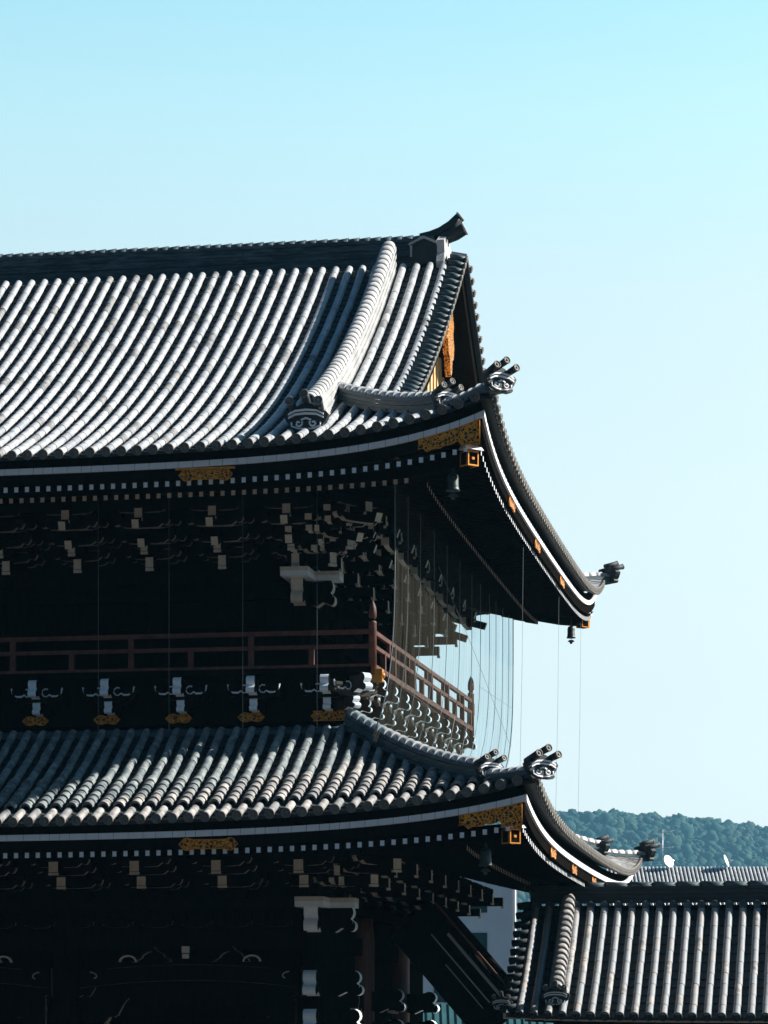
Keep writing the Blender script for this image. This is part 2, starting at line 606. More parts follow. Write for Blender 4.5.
# main ridge along the top
rg = MB()
zr = EYE + 18.28
path = [Vector((-2.75 - 0.42 * i, main.run, zr)) for i in range(int((WIDE - 2.75) / 0.42) + 1)]
wall_ridge(rg, path, Vector((0, 1, 0)), [0.085] * 9, 0.30, 0.15, jitter=0.014, cap_step=0.26, cap_flare=1.22)
# a row of small round tile ends along its foot
for side in (-1, 1):
    for k in range(int((WIDE - 2.9) / PITCH)):
        u = -(2.9 + PITCH * (k + 0.0))
        rg.lathe([(0.06, -0.12), (0.06, 0.03), (0.045, 0.04), (0.0, 0.042)], (u, main.run + side * 0.70, zr - 0.10), (0, side, 0.0), 8, 1)
    rg.sweep([[Vector((-2.7, main.run + side * 0.30, zr - 0.2)), Vector((-WIDE, main.run + side * 0.30, zr - 0.2))],
              [Vector((-2.7, main.run + side * 0.75, zr - 0.50)), Vector((-WIDE, main.run + side * 0.75, zr - 0.50))],
              [Vector((-2.7, main.run + side * 0.75, zr - 0.17)), Vector((-WIDE, main.run + side * 0.75, zr - 0.17))],
              [Vector((-2.7, main.run + side * 0.30, zr + 0.02)), Vector((-WIDE, main.run + side * 0.30, zr + 0.02))]], 2, False, False, False)
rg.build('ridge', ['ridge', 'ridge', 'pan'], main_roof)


def oni_mesh(sc=1.0, horns=3, m=0):
    """ridge-end ornament facing -y: scrolled plate with raised chevrons and round tiles standing out of its head"""
    b = MB()
    half = [(0, 0)] + [(0.30, 0.0), (0.36, 0.05), (0.33, 0.12), (0.40, 0.20), (0.46, 0.33), (0.40, 0.40), (0.30, 0.38), (0.22, 0.47), (0.10, 0.55), (0, 0.57)]
    poly = [(x * sc, z * sc) for x, z in half] + [(-x * sc, z * sc) for x, z in reversed(half[1:-1])]
    b.prism(poly, lambda p, q, t: (p, t, q), -0.09 * sc, 0.10 * sc, 0, 0)
    # raised chevron bands
    for k, zz in enumerate((0.30, 0.37)):
        for s in (-1, 1):
            pr = [(0, zz + 0.07), (0.22, zz + 0.05), (0.36, zz - 0.02), (0.36, zz - 0.055), (0.22, zz + 0.012), (0, zz + 0.03)]
            b.prism([(s * x * sc, z * sc) for x, z in pr], lambda p, q, t: (p, t, q), -0.14 * sc, -0.085 * sc, 1 if k == 0 else 2, 1 if k == 0 else 2)
    # scrolls
    for s in (-1, 1):
        pts = [(s * (0.15 + 0.085 * (1 - t / 14) * cos(t * 0.62 + 2.2)) * sc, -0.10 * sc, (0.155 + 0.085 * (1 - t / 14) * sin(t * 0.62 + 2.2)) * sc) for t in range(12)]
        b.tube([(0.0, -0.10 * sc, 0.26 * sc)] + pts, 0.022 * sc, 6, 2)
        b.tube([(s * 0.02 * sc, -0.10 * sc, 0.04 * sc), (s * 0.17 * sc, -0.10 * sc, 0.05 * sc), (s * 0.29 * sc, -0.10 * sc, 0.10 * sc), (s * 0.30 * sc, -0.10 * sc, 0.18 * sc)], 0.02 * sc, 6, 1)
    hs = [(-0.26, 0.46), (0, 0.60), (0.26, 0.46)][:horns] if horns == 3 else [(0, 0.6)]
    for x, z in hs:
        r = 0.088 * sc
        p0, p1 = Vector((x * sc, 0.22 * sc, (z - 0.04) * sc)), Vector((x * sc * 1.12, -0.30 * sc, (z + 0.10) * sc))
        b.tube([p0, p0.lerp(p1, .6), p1], [r * 0.8, r * 0.92, r], 12, 0)
        b.lathe([(r * 0.9, -0.03), (r * 1.08, 0), (r * 1.08, 0.03), (r * 0.84, 0.035), (r * 0.8, 0.018), (r * 0.36, 0.018), (r * 0.3, 0.034), (0, 0.036)], p1, p1 - p0, 14, 3)
    return b


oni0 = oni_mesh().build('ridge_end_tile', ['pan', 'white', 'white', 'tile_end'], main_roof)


def oni(loc, out, parent, sc=1.0, first=[True]):
    o = oni0 if first[0] else oni0.copy()
    if not first[0]: C.objects.link(o)
    first[0] = False
    o.parent = parent
    o.location = loc
    o.rotation_euler = (0, 0, math.atan2(out[0], -out[1]))
    o.scale = (sc, sc, sc)
    return o


# descending ridge on the front slope and its twin behind
KU = 3.72
for side in ('front', 'back'):
    dr = MB()
    path = [Vector(main.at(side, KU, 0.95 + 10.05 * i / 34, 0.0)) for i in range(35)]
    wall_ridge(dr, path, Vector((1, 0, 0)), [0.09] * 7, 0.17, 0.165, 0, 0, 0.285, cap_flare=1.04, gap=0.035)
    dr.sweep([[P + Vector((s * 0.13, 0, 0.60)) for s in (-1, 1)] + [P + Vector((s * 0.09, 0, 0.735)) for s in (1, -1)] for P in path], 1, False, True, True)
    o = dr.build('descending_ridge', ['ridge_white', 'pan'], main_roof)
    P = Vector(main.at(side, KU, 0.85, 0.0))
    oni(P + Vector((0, 0, 0.02)), (0, -1 if side == 'front' else 1), main_roof, 1.0)
    # cap at its upper end
    tp = MB()
    T = path[-1]
    tp.lathe([(0.18, -0.1), (0.19, 0.0), (0.17, 0.16), (0.10, 0.24), (0.0, 0.26)], T + Vector((0, 0.0, 0.48)), (0, 0.25 if side == 'front' else -0.25, 1), 12, 0)
    tp.build('ridge_cap', 'ridge', main_roof)


def hip_path(R, far, d0, d1, n, lift=0.02):
    out = []
    for i in range(n + 1):
        d = d0 + (d1 - d0) * i / n
        v = R.vc + (R.Lv - d if far else d)
        out.append(Vector((R.uc - d, v, R.z(d, d) + lift)))
    return out


def corner_ridges(R, parent, dtop, dmid, dend, h1, h2):
    for far in (False, True):
        right = Vector((1, 1 if not far else -1, 0)).normalized()
        outd = Vector((1, -1 if not far else 1, 0)).normalized()
        b = MB()
        wall_ridge(b, list(reversed(hip_path(R, far, dmid, dtop, 14)))[::-1], right, [0.085] * h1, 0.15, 0.115, 0, 1, 0.26, cap_flare=1.3)
        wall_ridge(b, hip_path(R, far, dend, dmid + 0.2, 8), right, [0.08] * h2, 0.14, 0.105, 0, 1, 0.26, cap_flare=1.3)
        b.build('corner_ridge', ['ridge', 'ridge_white' if far else 'tile'], parent)
        p = hip_path(R, far, dmid - 0.05, dmid, 1)[0]
        oni(p + Vector((0, 0, 0.06)), outd, parent, 0.72)
        p = hip_path(R, far, dend - 0.05, dend, 1)[0]
        oni(p + Vector((0, 0, 0.0)), outd, parent, 0.82)


corner_ridges(main, main_roof, 3.75, 0.95, -0.28, 4, 2)

# horn on the end of the main ridge, facing the gable side, and the ornament under it
he = MB()
zt = zr + 0.78
he.tube([(-3.1, main.run, zt + 0.06), (-2.85, main.run, zt + 0.10), (-2.6, main.run, zt + 0.18), (-2.35, main.run, zt + 0.33), (-2.16, main.run, zt + 0.52)], [0.12, 0.13, 0.135, 0.135, 0.12], 12, 1)
for dy in (-0.17, 0.17):
    he.tube([(-2.6, main.run + dy, zt + 0.0), (-2.25, main.run + dy, zt + 0.12), (-2.05, main.run + dy, zt + 0.24)], 0.095, 10, 1)
    he.lathe([(0.08, -0.03), (0.108, 0), (0.108, 0.03), (0.085, 0.035), (0.08, 0.018), (0.0, 0.02)], (-2.05, main.run + dy, zt + 0.24), (0.6, 0, 0.3), 12, 0)
he.lathe([(0.10, -0.03), (0.135, 0), (0.135, 0.03), (0.105, 0.035), (0.10, 0.018), (0.0, 0.02)], (-2.15, main.run, zt + 0.53), (0.6, 0, 0.55), 12, 0)
he.prism([(0.62, -0.25), (0.70, 0.1), (0.55, 0.35), (0.62, 0.62), (0.35, 0.75), (0, 0.95), (-0.35, 0.75), (-0.62, 0.62), (-0.55, 0.35), (-0.70, 0.1), (-0.62, -0.25)],
         lambda p, q, t: (t, main.run + p, zr + q), -2.62, -2.44, 0, 0)
# house-shaped panel set into the ridge's face
for s in (-1, 1):
    yy = main.run + s * 0.36
    he.prism([(-0.30, 0.12), (0.30, 0.12), (0.30, 0.58), (0.0, 0.72), (-0.30, 0.58)], lambda p, q, t: (-2.95 + p, yy + t, zr + q), -0.07, 0.07, 1, 1)
    he.prism([(-0.36, 0.56), (0.0, 0.72), (0.36, 0.56), (0.36, 0.61), (0.0, 0.78), (-0.36, 0.61)], lambda p, q, t: (-2.95 + p, yy + t, zr + q), -0.12, 0.12, 0, 0)
    he.prism([(-0.33, 0.30), (-0.28, 0.30), (-0.28, 0.56), (-0.33, 0.56)], lambda p, q, t: (-2.95 + p, yy + t, zr + q), -0.10, 0.10, 0, 0)
he.build('ridge_finial', ['ridge_white', 'pan'], main_roof)

# gable
gb = MB()
gz = lambda v: main.z0 + main.p * v + main.q * v * v
prof = [(v, gz(v) - 0.12) for v in [3.0 + 0.89 * i for i in range(11)]]
poly = [(3.0, gz(3.0) - 0.3)] + prof + [(LV - v, z) for v, z in reversed(prof[:-1])] + [(LV - 3.0, gz(3.0) - 0.3)]
gb.prism(poly, lambda p, q, t: (t, p, q), -3.15, -3.0, 0, 0)
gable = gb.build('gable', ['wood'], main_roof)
gp = MB()
for k in range(60):
    v = 4.2 + (LV - 8.4) * k / 59
    vv = min(v, LV - v)
    gp.box(-3.0, -2.93 - 0.03 * (k % 2), v - 0.10, v + 0.10, gz(3.4), gz(vv) - 0.35)
gp.build('gilded_panel', 'gold_panel', gate)
bb = MB()
for far in (False, True):
    rings = []
    for i in range(20):
        v = 2.3 + (main.run - 2.3) * i / 19
        z = gz(v) - 0.16
        vv = LV - v if far else v
        dp = 0.50
        rings.append([(-2.28, vv, z), (-2.12, vv, z), (-2.12, vv, z - dp), (-2.28, vv, z - dp)])
    bb.sweep(rings, 0, False, True, True)
    rings = []
    for i in range(20):
        v = 2.3 + (main.run - 2.3) * i / 19
        z = gz(v) - 0.15
        vv = LV - v if far else v
        rings.append([(-3.0, vv, z), (-2.1, vv, z), (-2.1, vv, z - 0.05), (-3.0, vv, z - 0.05)])
    bb.sweep(rings, 0, False, True, True)
bb.build('bargeboard', ['wood'], main_roof)
pe = MB()
half = [(0, 0.0), (0.30, 0.0), (0.46, -0.25), (0.36, -0.48), (0.52, -0.75), (0.42, -1.05), (0.22, -1.12), (0.16, -1.4), (0, -1.55)]
pe.prism([(x, z) for x, z in half] + [(-x, z) for x, z in reversed(half[1:-1])], lambda p, q, t: (t, main.run + p, EYE + 17.35 + q), -2.5, -2.36, 0, 0)
pe.build('gable_pendant', 'gold', gate)

# ------------------------------------------------------------------ skirt roof between the storeys
skirt_dm = lambda a: min(a, skirt.run)
skirt_ds = lambda a: max(0, min(a, skirt.Lv - a, skirt.run))
sr = MB()
slope_rows(sr, skirt, 'front', 0.0, WIDE, skirt_dm, stripes=(0.62, 2.0), jag=0.010)
slope_rows(sr, skirt, 'side', 0.0, skirt.Lv, skirt_ds, segs=6)
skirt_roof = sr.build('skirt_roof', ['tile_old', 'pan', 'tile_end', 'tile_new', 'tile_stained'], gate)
corner_ridges(skirt, skirt_roof, 4.2, 0.9, -0.25, 4, 2)
tc_ = MB()
zc = skirt.z0 + skirt.p * 4.2 + skirt.q * 4.2 ** 2 - 0.06
path = [Vector((-3.2 - 0.5 * i, 3.32, zc)) for i in range(29)]
wall_ridge(tc_, path, Vector((0, 1, 0)), [0.06, 0.06], 0.14, 0.06, jitter=0.01, cap_step=0.3)
path = [Vector((-3.32, 3.2 + 0.5 * i, zc)) for i in range(36)]
wall_ridge(tc_, path, Vector((1, 0, 0)), [0.06, 0.06], 0.14, 0.06, jitter=0.01, cap_step=0.3)
tc_.build('top_course', ['ridge', 'ridge'], skirt_roof)

# ------------------------------------------------------------------ eaves
RF = 0.76     # how much of the tile line's upturn the rafters take


def eave(R, zf, cap2_front, name):
    """white edge band, dark board, soffit, two tiers of rafters with painted ends"""
    top = zf
    kz = R.z0

    def sp(side, a, d, z, k=1.0):
        s = R.sori(R.corner_a(side, a), d) * k
        if side == 'front': return (R.uc - a, R.vc + d, z + s)
        return (R.uc - d, R.vc + a, z + s)
    # soffit boards
    sf = MB()
    W = WIDE
    for side, L in (('front', W), ('side', R.Lv)):
        n = int(L / 0.45)
        for i in range(n):
            a, b = L * i / n, L * (i + 1) / n
            ca, cb = R.corner_a(side, a), R.corner_a(side, b)
            for (d0, d1, dz) in ((0.09, 1.75, -0.235), (1.5, 5.2, -0.56)):
                if side == 'side':
                    ea, eb = (min(d1, max(ca, d0)), min(d1, max(cb, d0)))
                else:
                    ea, eb = min(d1, max(ca, d0)), min(d1, max(cb, d0))
                if ea <= d0 + 0.01 and eb <= d0 + 0.01: continue
                sf.sweep([[sp(side, a, d0 + (ea - d0) * t, top + dz + 0.25 * (d0 + (ea - d0) * t) - 0.1, RF), sp(side, b, d0 + (eb - d0) * t, top + dz + 0.25 * (d0 + (eb - d0) * t) - 0.1, RF)] for t in (0, 0.5, 1)], 0, False, False, False)
            # beam between the two rafter tiers
            if min(ca, cb) > 1.3:
                sf.hexa([sp(side, a, 1.50, top - 0.30, RF), sp(side, b, 1.50, top - 0.30, RF), sp(side, b, 1.68, top - 0.30, RF), sp(side, a, 1.68, top - 0.30, RF),
                         sp(side, a, 1.50, top + 0.04, RF), sp(side, b, 1.50, top + 0.04, RF), sp(side, b, 1.68, top + 0.04, RF), sp(side, a, 1.68, top + 0.04, RF)])
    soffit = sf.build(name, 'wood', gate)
    # white band with open joints
    fb = MB()
    for side, L in (('front', W), ('side', R.Lv)):
        a = 0.0 if side == 'front' else 0.0
        while a < L:
            b = min(L, a + random.choice((0.20, 0.26, 0.30, 0.34)) * (1 if side == 'front' else 1.6))
            e = b - 0.012
            for (p, q) in ((a, a + (e - a) / 2), (a + (e - a) / 2, e)):
                d0, d1 = 0.0, 0.055
                fb.hexa([sp(side, p, d0, top - 0.12), sp(side, q, d0, top - 0.12), sp(side, q, d1, top - 0.12), sp(side, p, d1, top - 0.12),
                         sp(side, p, d0, top), sp(side, q, d0, top), sp(side, q, d1, top), sp(side, p, d1, top)])
            a = b
    fb.build('white_edge_band', 'white', soffit)
    bd = MB()
    for side, L in (('front', W), ('side', R.Lv)):
        n = int(L / 0.3)
        for z0, z1, d0, d1 in ((-0.10, 0.20, 0.06, 0.16), (-0.335, -0.114, 0.05, 0.12)):
            bd.sweep([[sp(side, 0.06 + (L - 0.1) * i / n, d, top + z, 1.0 if z > -.2 else 0.97) for d, z in ((d0, z0), (d0, z1), (d1, z1), (d1, z0))] for i in range(n + 1)], 0, False, True, True)
    bd.build('edge_board', 'wood', soffit)

    # rafters
    def rafter_pts(side, a, tier):
        ca = R.corner_a(side, a)
        if tier == 1:
            d0, d1, z0, w, h = 0.12, 1.9, top - 0.30, 0.042, 0.105
        else:
            d0, d1, z0, w, h = 1.42, 5.0, top - 0.60, 0.042, 0.10
        d1 = min(d1, ca - 0.12)
        if d1 < d0 + 0.12: return None
        pts = []
        for z in (-h, 0.0):
            for (x, d) in ((-w, d0), (w, d0), (w, d1), (-w, d1)):
                s = R.sori(ca, d) * RF
                zz = z0 + 0.25 * (d - 0.3) + z + s
                pts.append((R.uc - a - x, R.vc + d, zz) if side == 'front' else (R.uc - d, R.vc + a + x, zz))
        return pts
    step = 0.224
    n1 = int(W / step)
    first = 0
    rest = MB()
    for k in range(n1):
        a = 0.16 + step * k
        P = rafter_pts('front', a, 1)
        if P:
            o = P[0]
            if a < 11.2:
                b = MB()
                b.hexa([Vector(q) - Vector(o) for q in P], 0, [0, 0, 1, 0, 0, 0])
                b.build('rafter', ['wood', 'white'], soffit, o)
            else:
                rest.hexa(P, 0, [0, 0, 1, 0, 0, 0])
        P = rafter_pts('front', a + 0.05, 2)
        if P: rest.hexa(P, 0, [0, 0, 2 if cap2_front else 0, 0, 0, 0])
    step = 0.29
    n2 = int(R.Lv / step)
    for k in range(n2):
        a = 0.16 + step * k
        for t in (1, 2):
            P = rafter_pts('side', a, t)
            if P: rest.hexa(P, 0, [0, 0, 1 if t == 1 else 2, 0, 0, 0])
    ro = rest.build('rafter_rows', ['wood', 'white', 'cream'], soffit)
    ro['kind'] = 'stuff'
    # hip rafters under the corners
    for far in (False, True):
        hb = MB()
        rings = []
        for i in range(9):
            d = 0.30 + 4.6 * i / 8
            c = Vector((R.uc - d, R.vc + (R.Lv - d if far else d), top - 0.36 + 0.25 * d + R.sori(d, d) * 0.62 - 0.0))
            rt = Vector((1, 1 if not far else -1, 0)).normalized() * 0.11
            rings.append([c - rt - Vector((0, 0, 0.26)), c + rt - Vector((0, 0, 0.26)), c + rt, c - rt])
        hb.sweep(rings, 0, False, True, True)
        hr = hb.build('hip_rafter', ['wood'], soffit)
        cp = MB()
        d = 0.28
        od = Vector((1, -1 if not far else 1, 0)).normalized()
        rt = Vector((1, 1 if not far else -1, 0)).normalized()
        c = Vector((R.uc - d, R.vc + (R.Lv - d if far else d), top - 0.36 + 0.25 * d + R.sori(d, d) * 0.62))
        q = lambda x, y, z: c + rt * x + od * y + Vector((0, 0, z))
        # gilded collar and the little white weather board over the beam's end
        cp.hexa([q(-.12, -.22, -.30), q(.12, -.22, -.30), q(.12, .02, -.30), q(-.12, .02, -.30), q(-.12, -.22, -.03), q(.12, -.22, -.03), q(.12, .02, -.03), q(-.12, .02, -.03)], 3)
        for (x0, x1, z0, z1) in ((-.13, .13, -.31, -.285), (-.13, .13, -.045, -.02), (-.13, -.105, -.285, -.045), (.105, .13, -.285, -.045), (-.03, .03, -.19, -.14)):
            cp.hexa([q(x0, -.02, z0), q(x1, -.02, z0), q(x1, .04, z0), q(x0, .04, z0), q(x0, -.02, z1), q(x1, -.02, z1), q(x1, .04, z1), q(x0, .04, z1)], 0)
            if abs(x0) > .05:
                for sx in (-1, 1):
                    cp.hexa([q(sx * .118, -.23 + (x0 + .13) * .9, z0), q(sx * .132, -.23 + (x0 + .13) * .9, z0), q(sx * .132, -.23 + (x1 + .13) * .9, z0), q(sx * .118, -.23 + (x1 + .13) * .9, z0),
                             q(sx * .118, -.23 + (x0 + .13) * .9, z1), q(sx * .132, -.23 + (x0 + .13) * .9, z1), q(sx * .132, -.23 + (x1 + .13) * .9, z1), q(sx * .118, -.23 + (x1 + .13) * .9, z1)], 0)
        cp.hexa([q(-.22, -.16, .00), q(.22, -.16, .00), q(.22, .10, .00), q(-.22, .10, .00), q(-.16, -.16, .16), q(.16, -.16, .16), q(.16, -.02, .16), q(-.16, -.02, .16)], 1)
        cp.build('beam_end_fitting', ['gold_plain', 'white', 'gold', 'wood'], hr)
    return soffit


eave_main = eave(main, EYE + 11.55, True, 'eave')
eave_skirt = eave(skirt, EYE + 4.08, False, 'eave')


# ------------------------------------------------------------------ gilt fittings
def plaque_poly(w, h):
    r = h / 2
    return [(-w / 2, 0), (-w / 2 + 0.06, r * 0.55)] + arc(-w / 2 + 0.16, 0, 0.13, 130, 60, 4, r) + [(-w / 2 + 0.28, r * 0.72), (w / 2 - 0.28, r * 0.72)] + arc(w / 2 - 0.16, 0, 0.13, 120, 50, 4, r) + [(w / 2 - 0.06, r * 0.55), (w / 2, 0), (w / 2 - 0.06, -r * 0.55)] + \
        arc(w / 2 - 0.16, 0, 0.13, -50, -120, 4, r) + [(w / 2 - 0.28, -r * 0.72), (-w / 2 + 0.28, -r * 0.72)] + arc(-w / 2 + 0.16, 0, 0.13, -60, -130, 4, r) + [(-w / 2 + 0.06, -r * 0.55)]


def fitting(poly, fn, parent, t=0.018):
    b = MB()
    b.prism(poly, fn, 0.0, t, 0, 1)
    # raised rim
    n = len(poly)
    b.tube([fn(*poly[i % n], t) for i in range(n + 1)], 0.011, 5, 1, True, False)
    return b.build('gilt_fitting', ['gold', 'gold_plain'], parent)


def front_plaque(u, v, z, w, h, parent, base=0):
    return fitting(plaque_poly(w, h), lambda p, q, t: (u + p, v - t, z + q), parent)


front_plaque(-5.62, 0.045, EYE + 11.325, 1.10, 0.24, eave_main)
b = MB()
b.box(-6.24, -5.02, 0.02, 0.048, EYE + 11.43, EYE + 11.475)
b.build('gilt_fitting', ['gold_plain'], eave_main)
front_plaque(-5.35, -0.905, EYE + 3.875, 1.18, 0.24, eave_skirt)
for R, zf, so, sc_ in ((main, EYE + 11.55, eave_main, 1.0), (skirt, EYE + 4.08, eave_skirt, 1.0)):
    # corner plate hung under the band on the front, with a scalloped lower edge
    pts = []
    for i in range(15):
        a = 0.10 + 1.22 * i / 14
        pts.append((R.uc - a, zf - 0.135 + R.sori(a)))
    low = []
    for i in range(15):
        a = 1.32 - 1.22 * i / 14
        dz = 0.20 if a > 1.2 else 0.27 if a > 0.45 else 0.36 + (0.45 - a) * 0.4
        low.append((R.uc - a, zf - 0.135 - dz + R.sori(a) + 0.018 * sin(a * 26)))
    fitting(pts + low, lambda p, q, t, R=R: (p, R.vc + 0.04 - t, q), so)
    # ovals along the side board
    for a in (4.6, 9.4, 14.8) if R is main else (4.9, 9.3, 14.0):
        z = zf - 0.27 + R.sori(R.corner_a('side', a))
        fitting(plaque_poly(1.0, 0.19), lambda p, q, t, R=R, a=a, z=z: (R.uc - 0.03 + t, R.vc + a + p, z + q), so)

# ------------------------------------------------------------------ brackets
NOSE = [(0, 0.0), (0, 0.30), (0.20, 0.30)] + arc(0.34, 0.235, 0.10, 130, -60, 8) + arc(0.46, 0.10, 0.035, 150, 210, 3) + arc(0.40, 0.055, 0.075, 60, -130, 7) + [(0.24, 0.03), (0.12, -0.03)]


def nose(mb, w, fn, L=1.0, H=1.0, side=0, rim=1):
    mb.prism([(p * L, q * H) for p, q in NOSE], fn, -w / 2, w / 2, side, rim)


def arm_poly(L, h):
    """boat-shaped bracket arm with curved, wave-cut ends"""
    right = [(L * 0.30, 0.0)] + arc(L * 0.55, h * 0.55, L * 0.16, 260, 330, 4, h * 0.5) + arc(L * 0.88, h * 0.62, L * 0.12, 200, 290, 3, h * 0.3) + [(L, h * 0.75), (L, h)]
    return right + [(-x, z) for x, z in reversed(right)]


def block(mb, x, y, z, w, h, m=0):
    k = w * 0.36
    e = w * 0.5
    mb.hexa([(x - k, y - k, z), (x + k, y - k, z), (x + k, y + k, z), (x - k, y + k, z), (x - e, y - e, z + h * .5), (x + e, y - e, z + h * .5), (x + e, y + e, z + h * .5), (x - e, y + e, z + h * .5)], m)
    mb.box(x - e, x + e, y - e, y + e, z + h * .5, z + h, m)


def bracket_high(ends=False):
    b = MB()
    rm = 1 if ends else 2  # side sets: sunlight on the arm edges is put into the rim colour
    block(b, 0, 0, 0, 0.5, 0.28)
    fr = [0, 0, 1, 0, 0, 0]
    steps = [(0.0, 0.28), (-0.55, 0.30), (-1.05, 0.55), (-1.55, 0.80)]
    for y, z in steps:
        b.prism(arm_poly(0.62, 0.17), lambda p, q, t, y=y, z=z: (p, y + t, z + q), -0.06, 0.06, 0, rm)
        for x in (-0.62, 0.62) if ends else ():
            b.box(x - 0.012, x + 0.012, y - 0.085, y + 0.085, z + 0.01, z + 0.172, 1)
        for x in (-0.745, 0.745) if ends else ():
            b.box(x - 0.012, x + 0.012, y - 0.09, y + 0.09, z + 0.31, z + 0.485, 1)
        for x in (-0.52, 0, 0.52):
            block(b, x, y, z + 0.17, 0.20, 0.15, 0)
        b.prism(arm_poly(0.74, 0.15), lambda p, q, t, y=y, z=z: (p, y + t, z + 0.33 + q), -0.055, 0.055, 0, rm)
    # arms standing out, their painted ends
    for y, z, w, h in ((-0.85, 0.08, 0.17, 0.22), (-1.32, 0.36, 0.15, 0.20), (-1.82, 0.98, 0.17, 0.20)):
        b.box(-w / 2, w / 2, y, 0.0, z, z + h, 0, fr)
        b.box(-w / 2, w / 2, y - 0.012, y + 0.05, z - 0.07, z - 0.012, 1)
    # two tail rafters slanting down and out
    for y, z in ((-1.55, 0.40), (-2.05, 0.72)):
        w = 0.075
        b.hexa([(-w, y, z), (w, y, z), (w, 0, z + 0.55), (-w, 0, z + 0.55), (-w, y - 0.06, z + 0.17), (w, y - 0.06, z + 0.17), (w, 0, z + 0.75), (-w, 0, z + 0.75)], 0, fr)
    b.box(-0.80, 0.80, -1.62, -1.50, 1.18, 1.34)
    return b


def bracket_low(ends=False):
    b = MB()
    rm = 2
    block(b, 0, 0, 0, 0.5, 0.22)
    fr = [0, 0, 1, 0, 0, 0]
    for y, z in ((0.0, 0.22), (-0.6, 0.24), (-1.2, 0.48), (-1.7, 0.62)):
        b.prism(arm_poly(0.66, 0.18), lambda p, q, t, y=y, z=z: (p, y + t, z + q), -0.06, 0.06, 0, rm)
        for x in (-0.665, 0.665) if ends else ():
            b.box(x - 0.012, x + 0.012, y - 0.065, y + 0.065, z + 0.05, z + 0.182, 1)
        for x in (-0.55, 0, 0.55):
            block(b, x, y, z + 0.18, 0.20, 0.12, 0)
    for y, z, w, h in ((-1.55, 0.24, 0.19, 0.19), (-2.15, 0.50, 0.20, 0.22)):
        b.box(-w / 2, w / 2, y, 0.0, z, z + h, 0, fr)
        b.box(-w / 2, w / 2, y - 0.012, y + 0.05, z - 0.06, z - 0.012, 1)
    b.box(-0.82, 0.82, -1.78, -1.62, 0.82, 0.98)
    return b


def bracket_balcony():
    b = MB()
    block(b, 0, 0, 0, 0.40, 0.2)
    for y, z in ((0.0, 0.20), (-0.42, 0.26)):
        b.prism(arm_poly(0.55, 0.15), lambda p, q, t, y=y, z=z: (p, y + t, z + q), -0.05, 0.05, 0, 2)
        for x in (-0.45, 0.45):
            block(b, x, y, z + 0.15, 0.17, 0.12, 0)
    nose(b, 0.17, lambda p, q, t: (t, -0.12 - p, 0.02 + q), 0.85, 0.8)
    nose(b, 0.18, lambda p, q, t: (t, -0.38 - p, 0.36 + q), 1.0, 1.05)
    # carved wings curling up to both sides
    for s in (-1, 1):
        pts = arc(0.20, 0.52, 0.085, 60, 330, 7) + [(0.34, 0.44), (0.44, 0.45), (0.53, 0.52), (0.56, 0.62)]
        ring = []
        b.tube([(s * x, -0.46, z - 0.05) for x, z in pts], [0.016] * 6 + [0.02, 0.024, 0.028, 0.026, 0.018], 6, 1)
        b.prism([(s * x, z) for x, z in ((0.12, 0.34), (0.32, 0.30), (0.44, 0.37), (0.54, 0.50), (0.46, 0.46), (0.34, 0.46), (0.20, 0.56), (0.12, 0.50))], lambda p, q, t: (p, -0.42 + t, q - 0.05), -0.03, 0.03, 0, 0)
    return b


M['rim'] = mat('dull_edge_paint', (0.34, 0.275, 0.22), (0.56, 0.46, 0.37), 0.8, 6.0)  # duller than the paint on the bracket ends
BM = ['wood', 'cream', 'rim']
BH = 10.05 + EYE                 # top of the upper pillars' plate
PU, PV = -4.55, 4.70             # upper corner pillar
bs = 1.59
proto = bracket_high().build('bracket_set', BM, gate, (PU, PV, BH))
for k in range(1, 8):
    copy_part(proto, (PU - bs * k, PV, BH))
proto_e = bracket_high(True).build('bracket_set', BM, gate, (PU, PV, BH), pi / 2)
for k in range(1, 8):
    copy_part(proto_e, (PU, PV + 2.05 * k, BH), pi / 2)
copy_part(proto, (PU, PV, BH), pi / 4).scale = (1, 1.35, 1)
# the arms that cross beyond the corner
for off, zz in ((0.62, 0.10), (1.22, 0.42)):
    copy_part(proto, (PU + off, PV, BH + zz)).scale = (0.62, 0.80, 0.72)
    copy_part(proto_e, (PU, PV - off, BH + zz), pi / 2).scale = (0.62, 0.80, 0.72)

QU, QV = -4.15, 4.30             # lower corner pillar
LH = 3.05 + EYE
proto = bracket_low().build('bracket_set', BM, gate, (QU, QV, LH - 0.02))
for k in range(1, 7):
    copy_part(proto, (QU - 1.74 * k, QV, LH - 0.02))
proto_e = bracket_low(True).build('bracket_set', BM, gate, (QU, QV, LH - 0.02), pi / 2)
for k in range(1, 8):
    copy_part(proto_e, (QU, QV + 2.1 * k, LH - 0.02), pi / 2)
copy_part(proto, (QU, QV, LH - 0.02), pi / 4).scale = (1, 1.35, 1)
copy_part(proto, (QU + 0.75, QV, LH + 0.08)).scale = (0.6, 0.85, 0.7)
copy_part(proto_e, (QU, QV - 0.75, LH + 0.08), pi / 2).scale = (0.6, 0.85, 0.7)

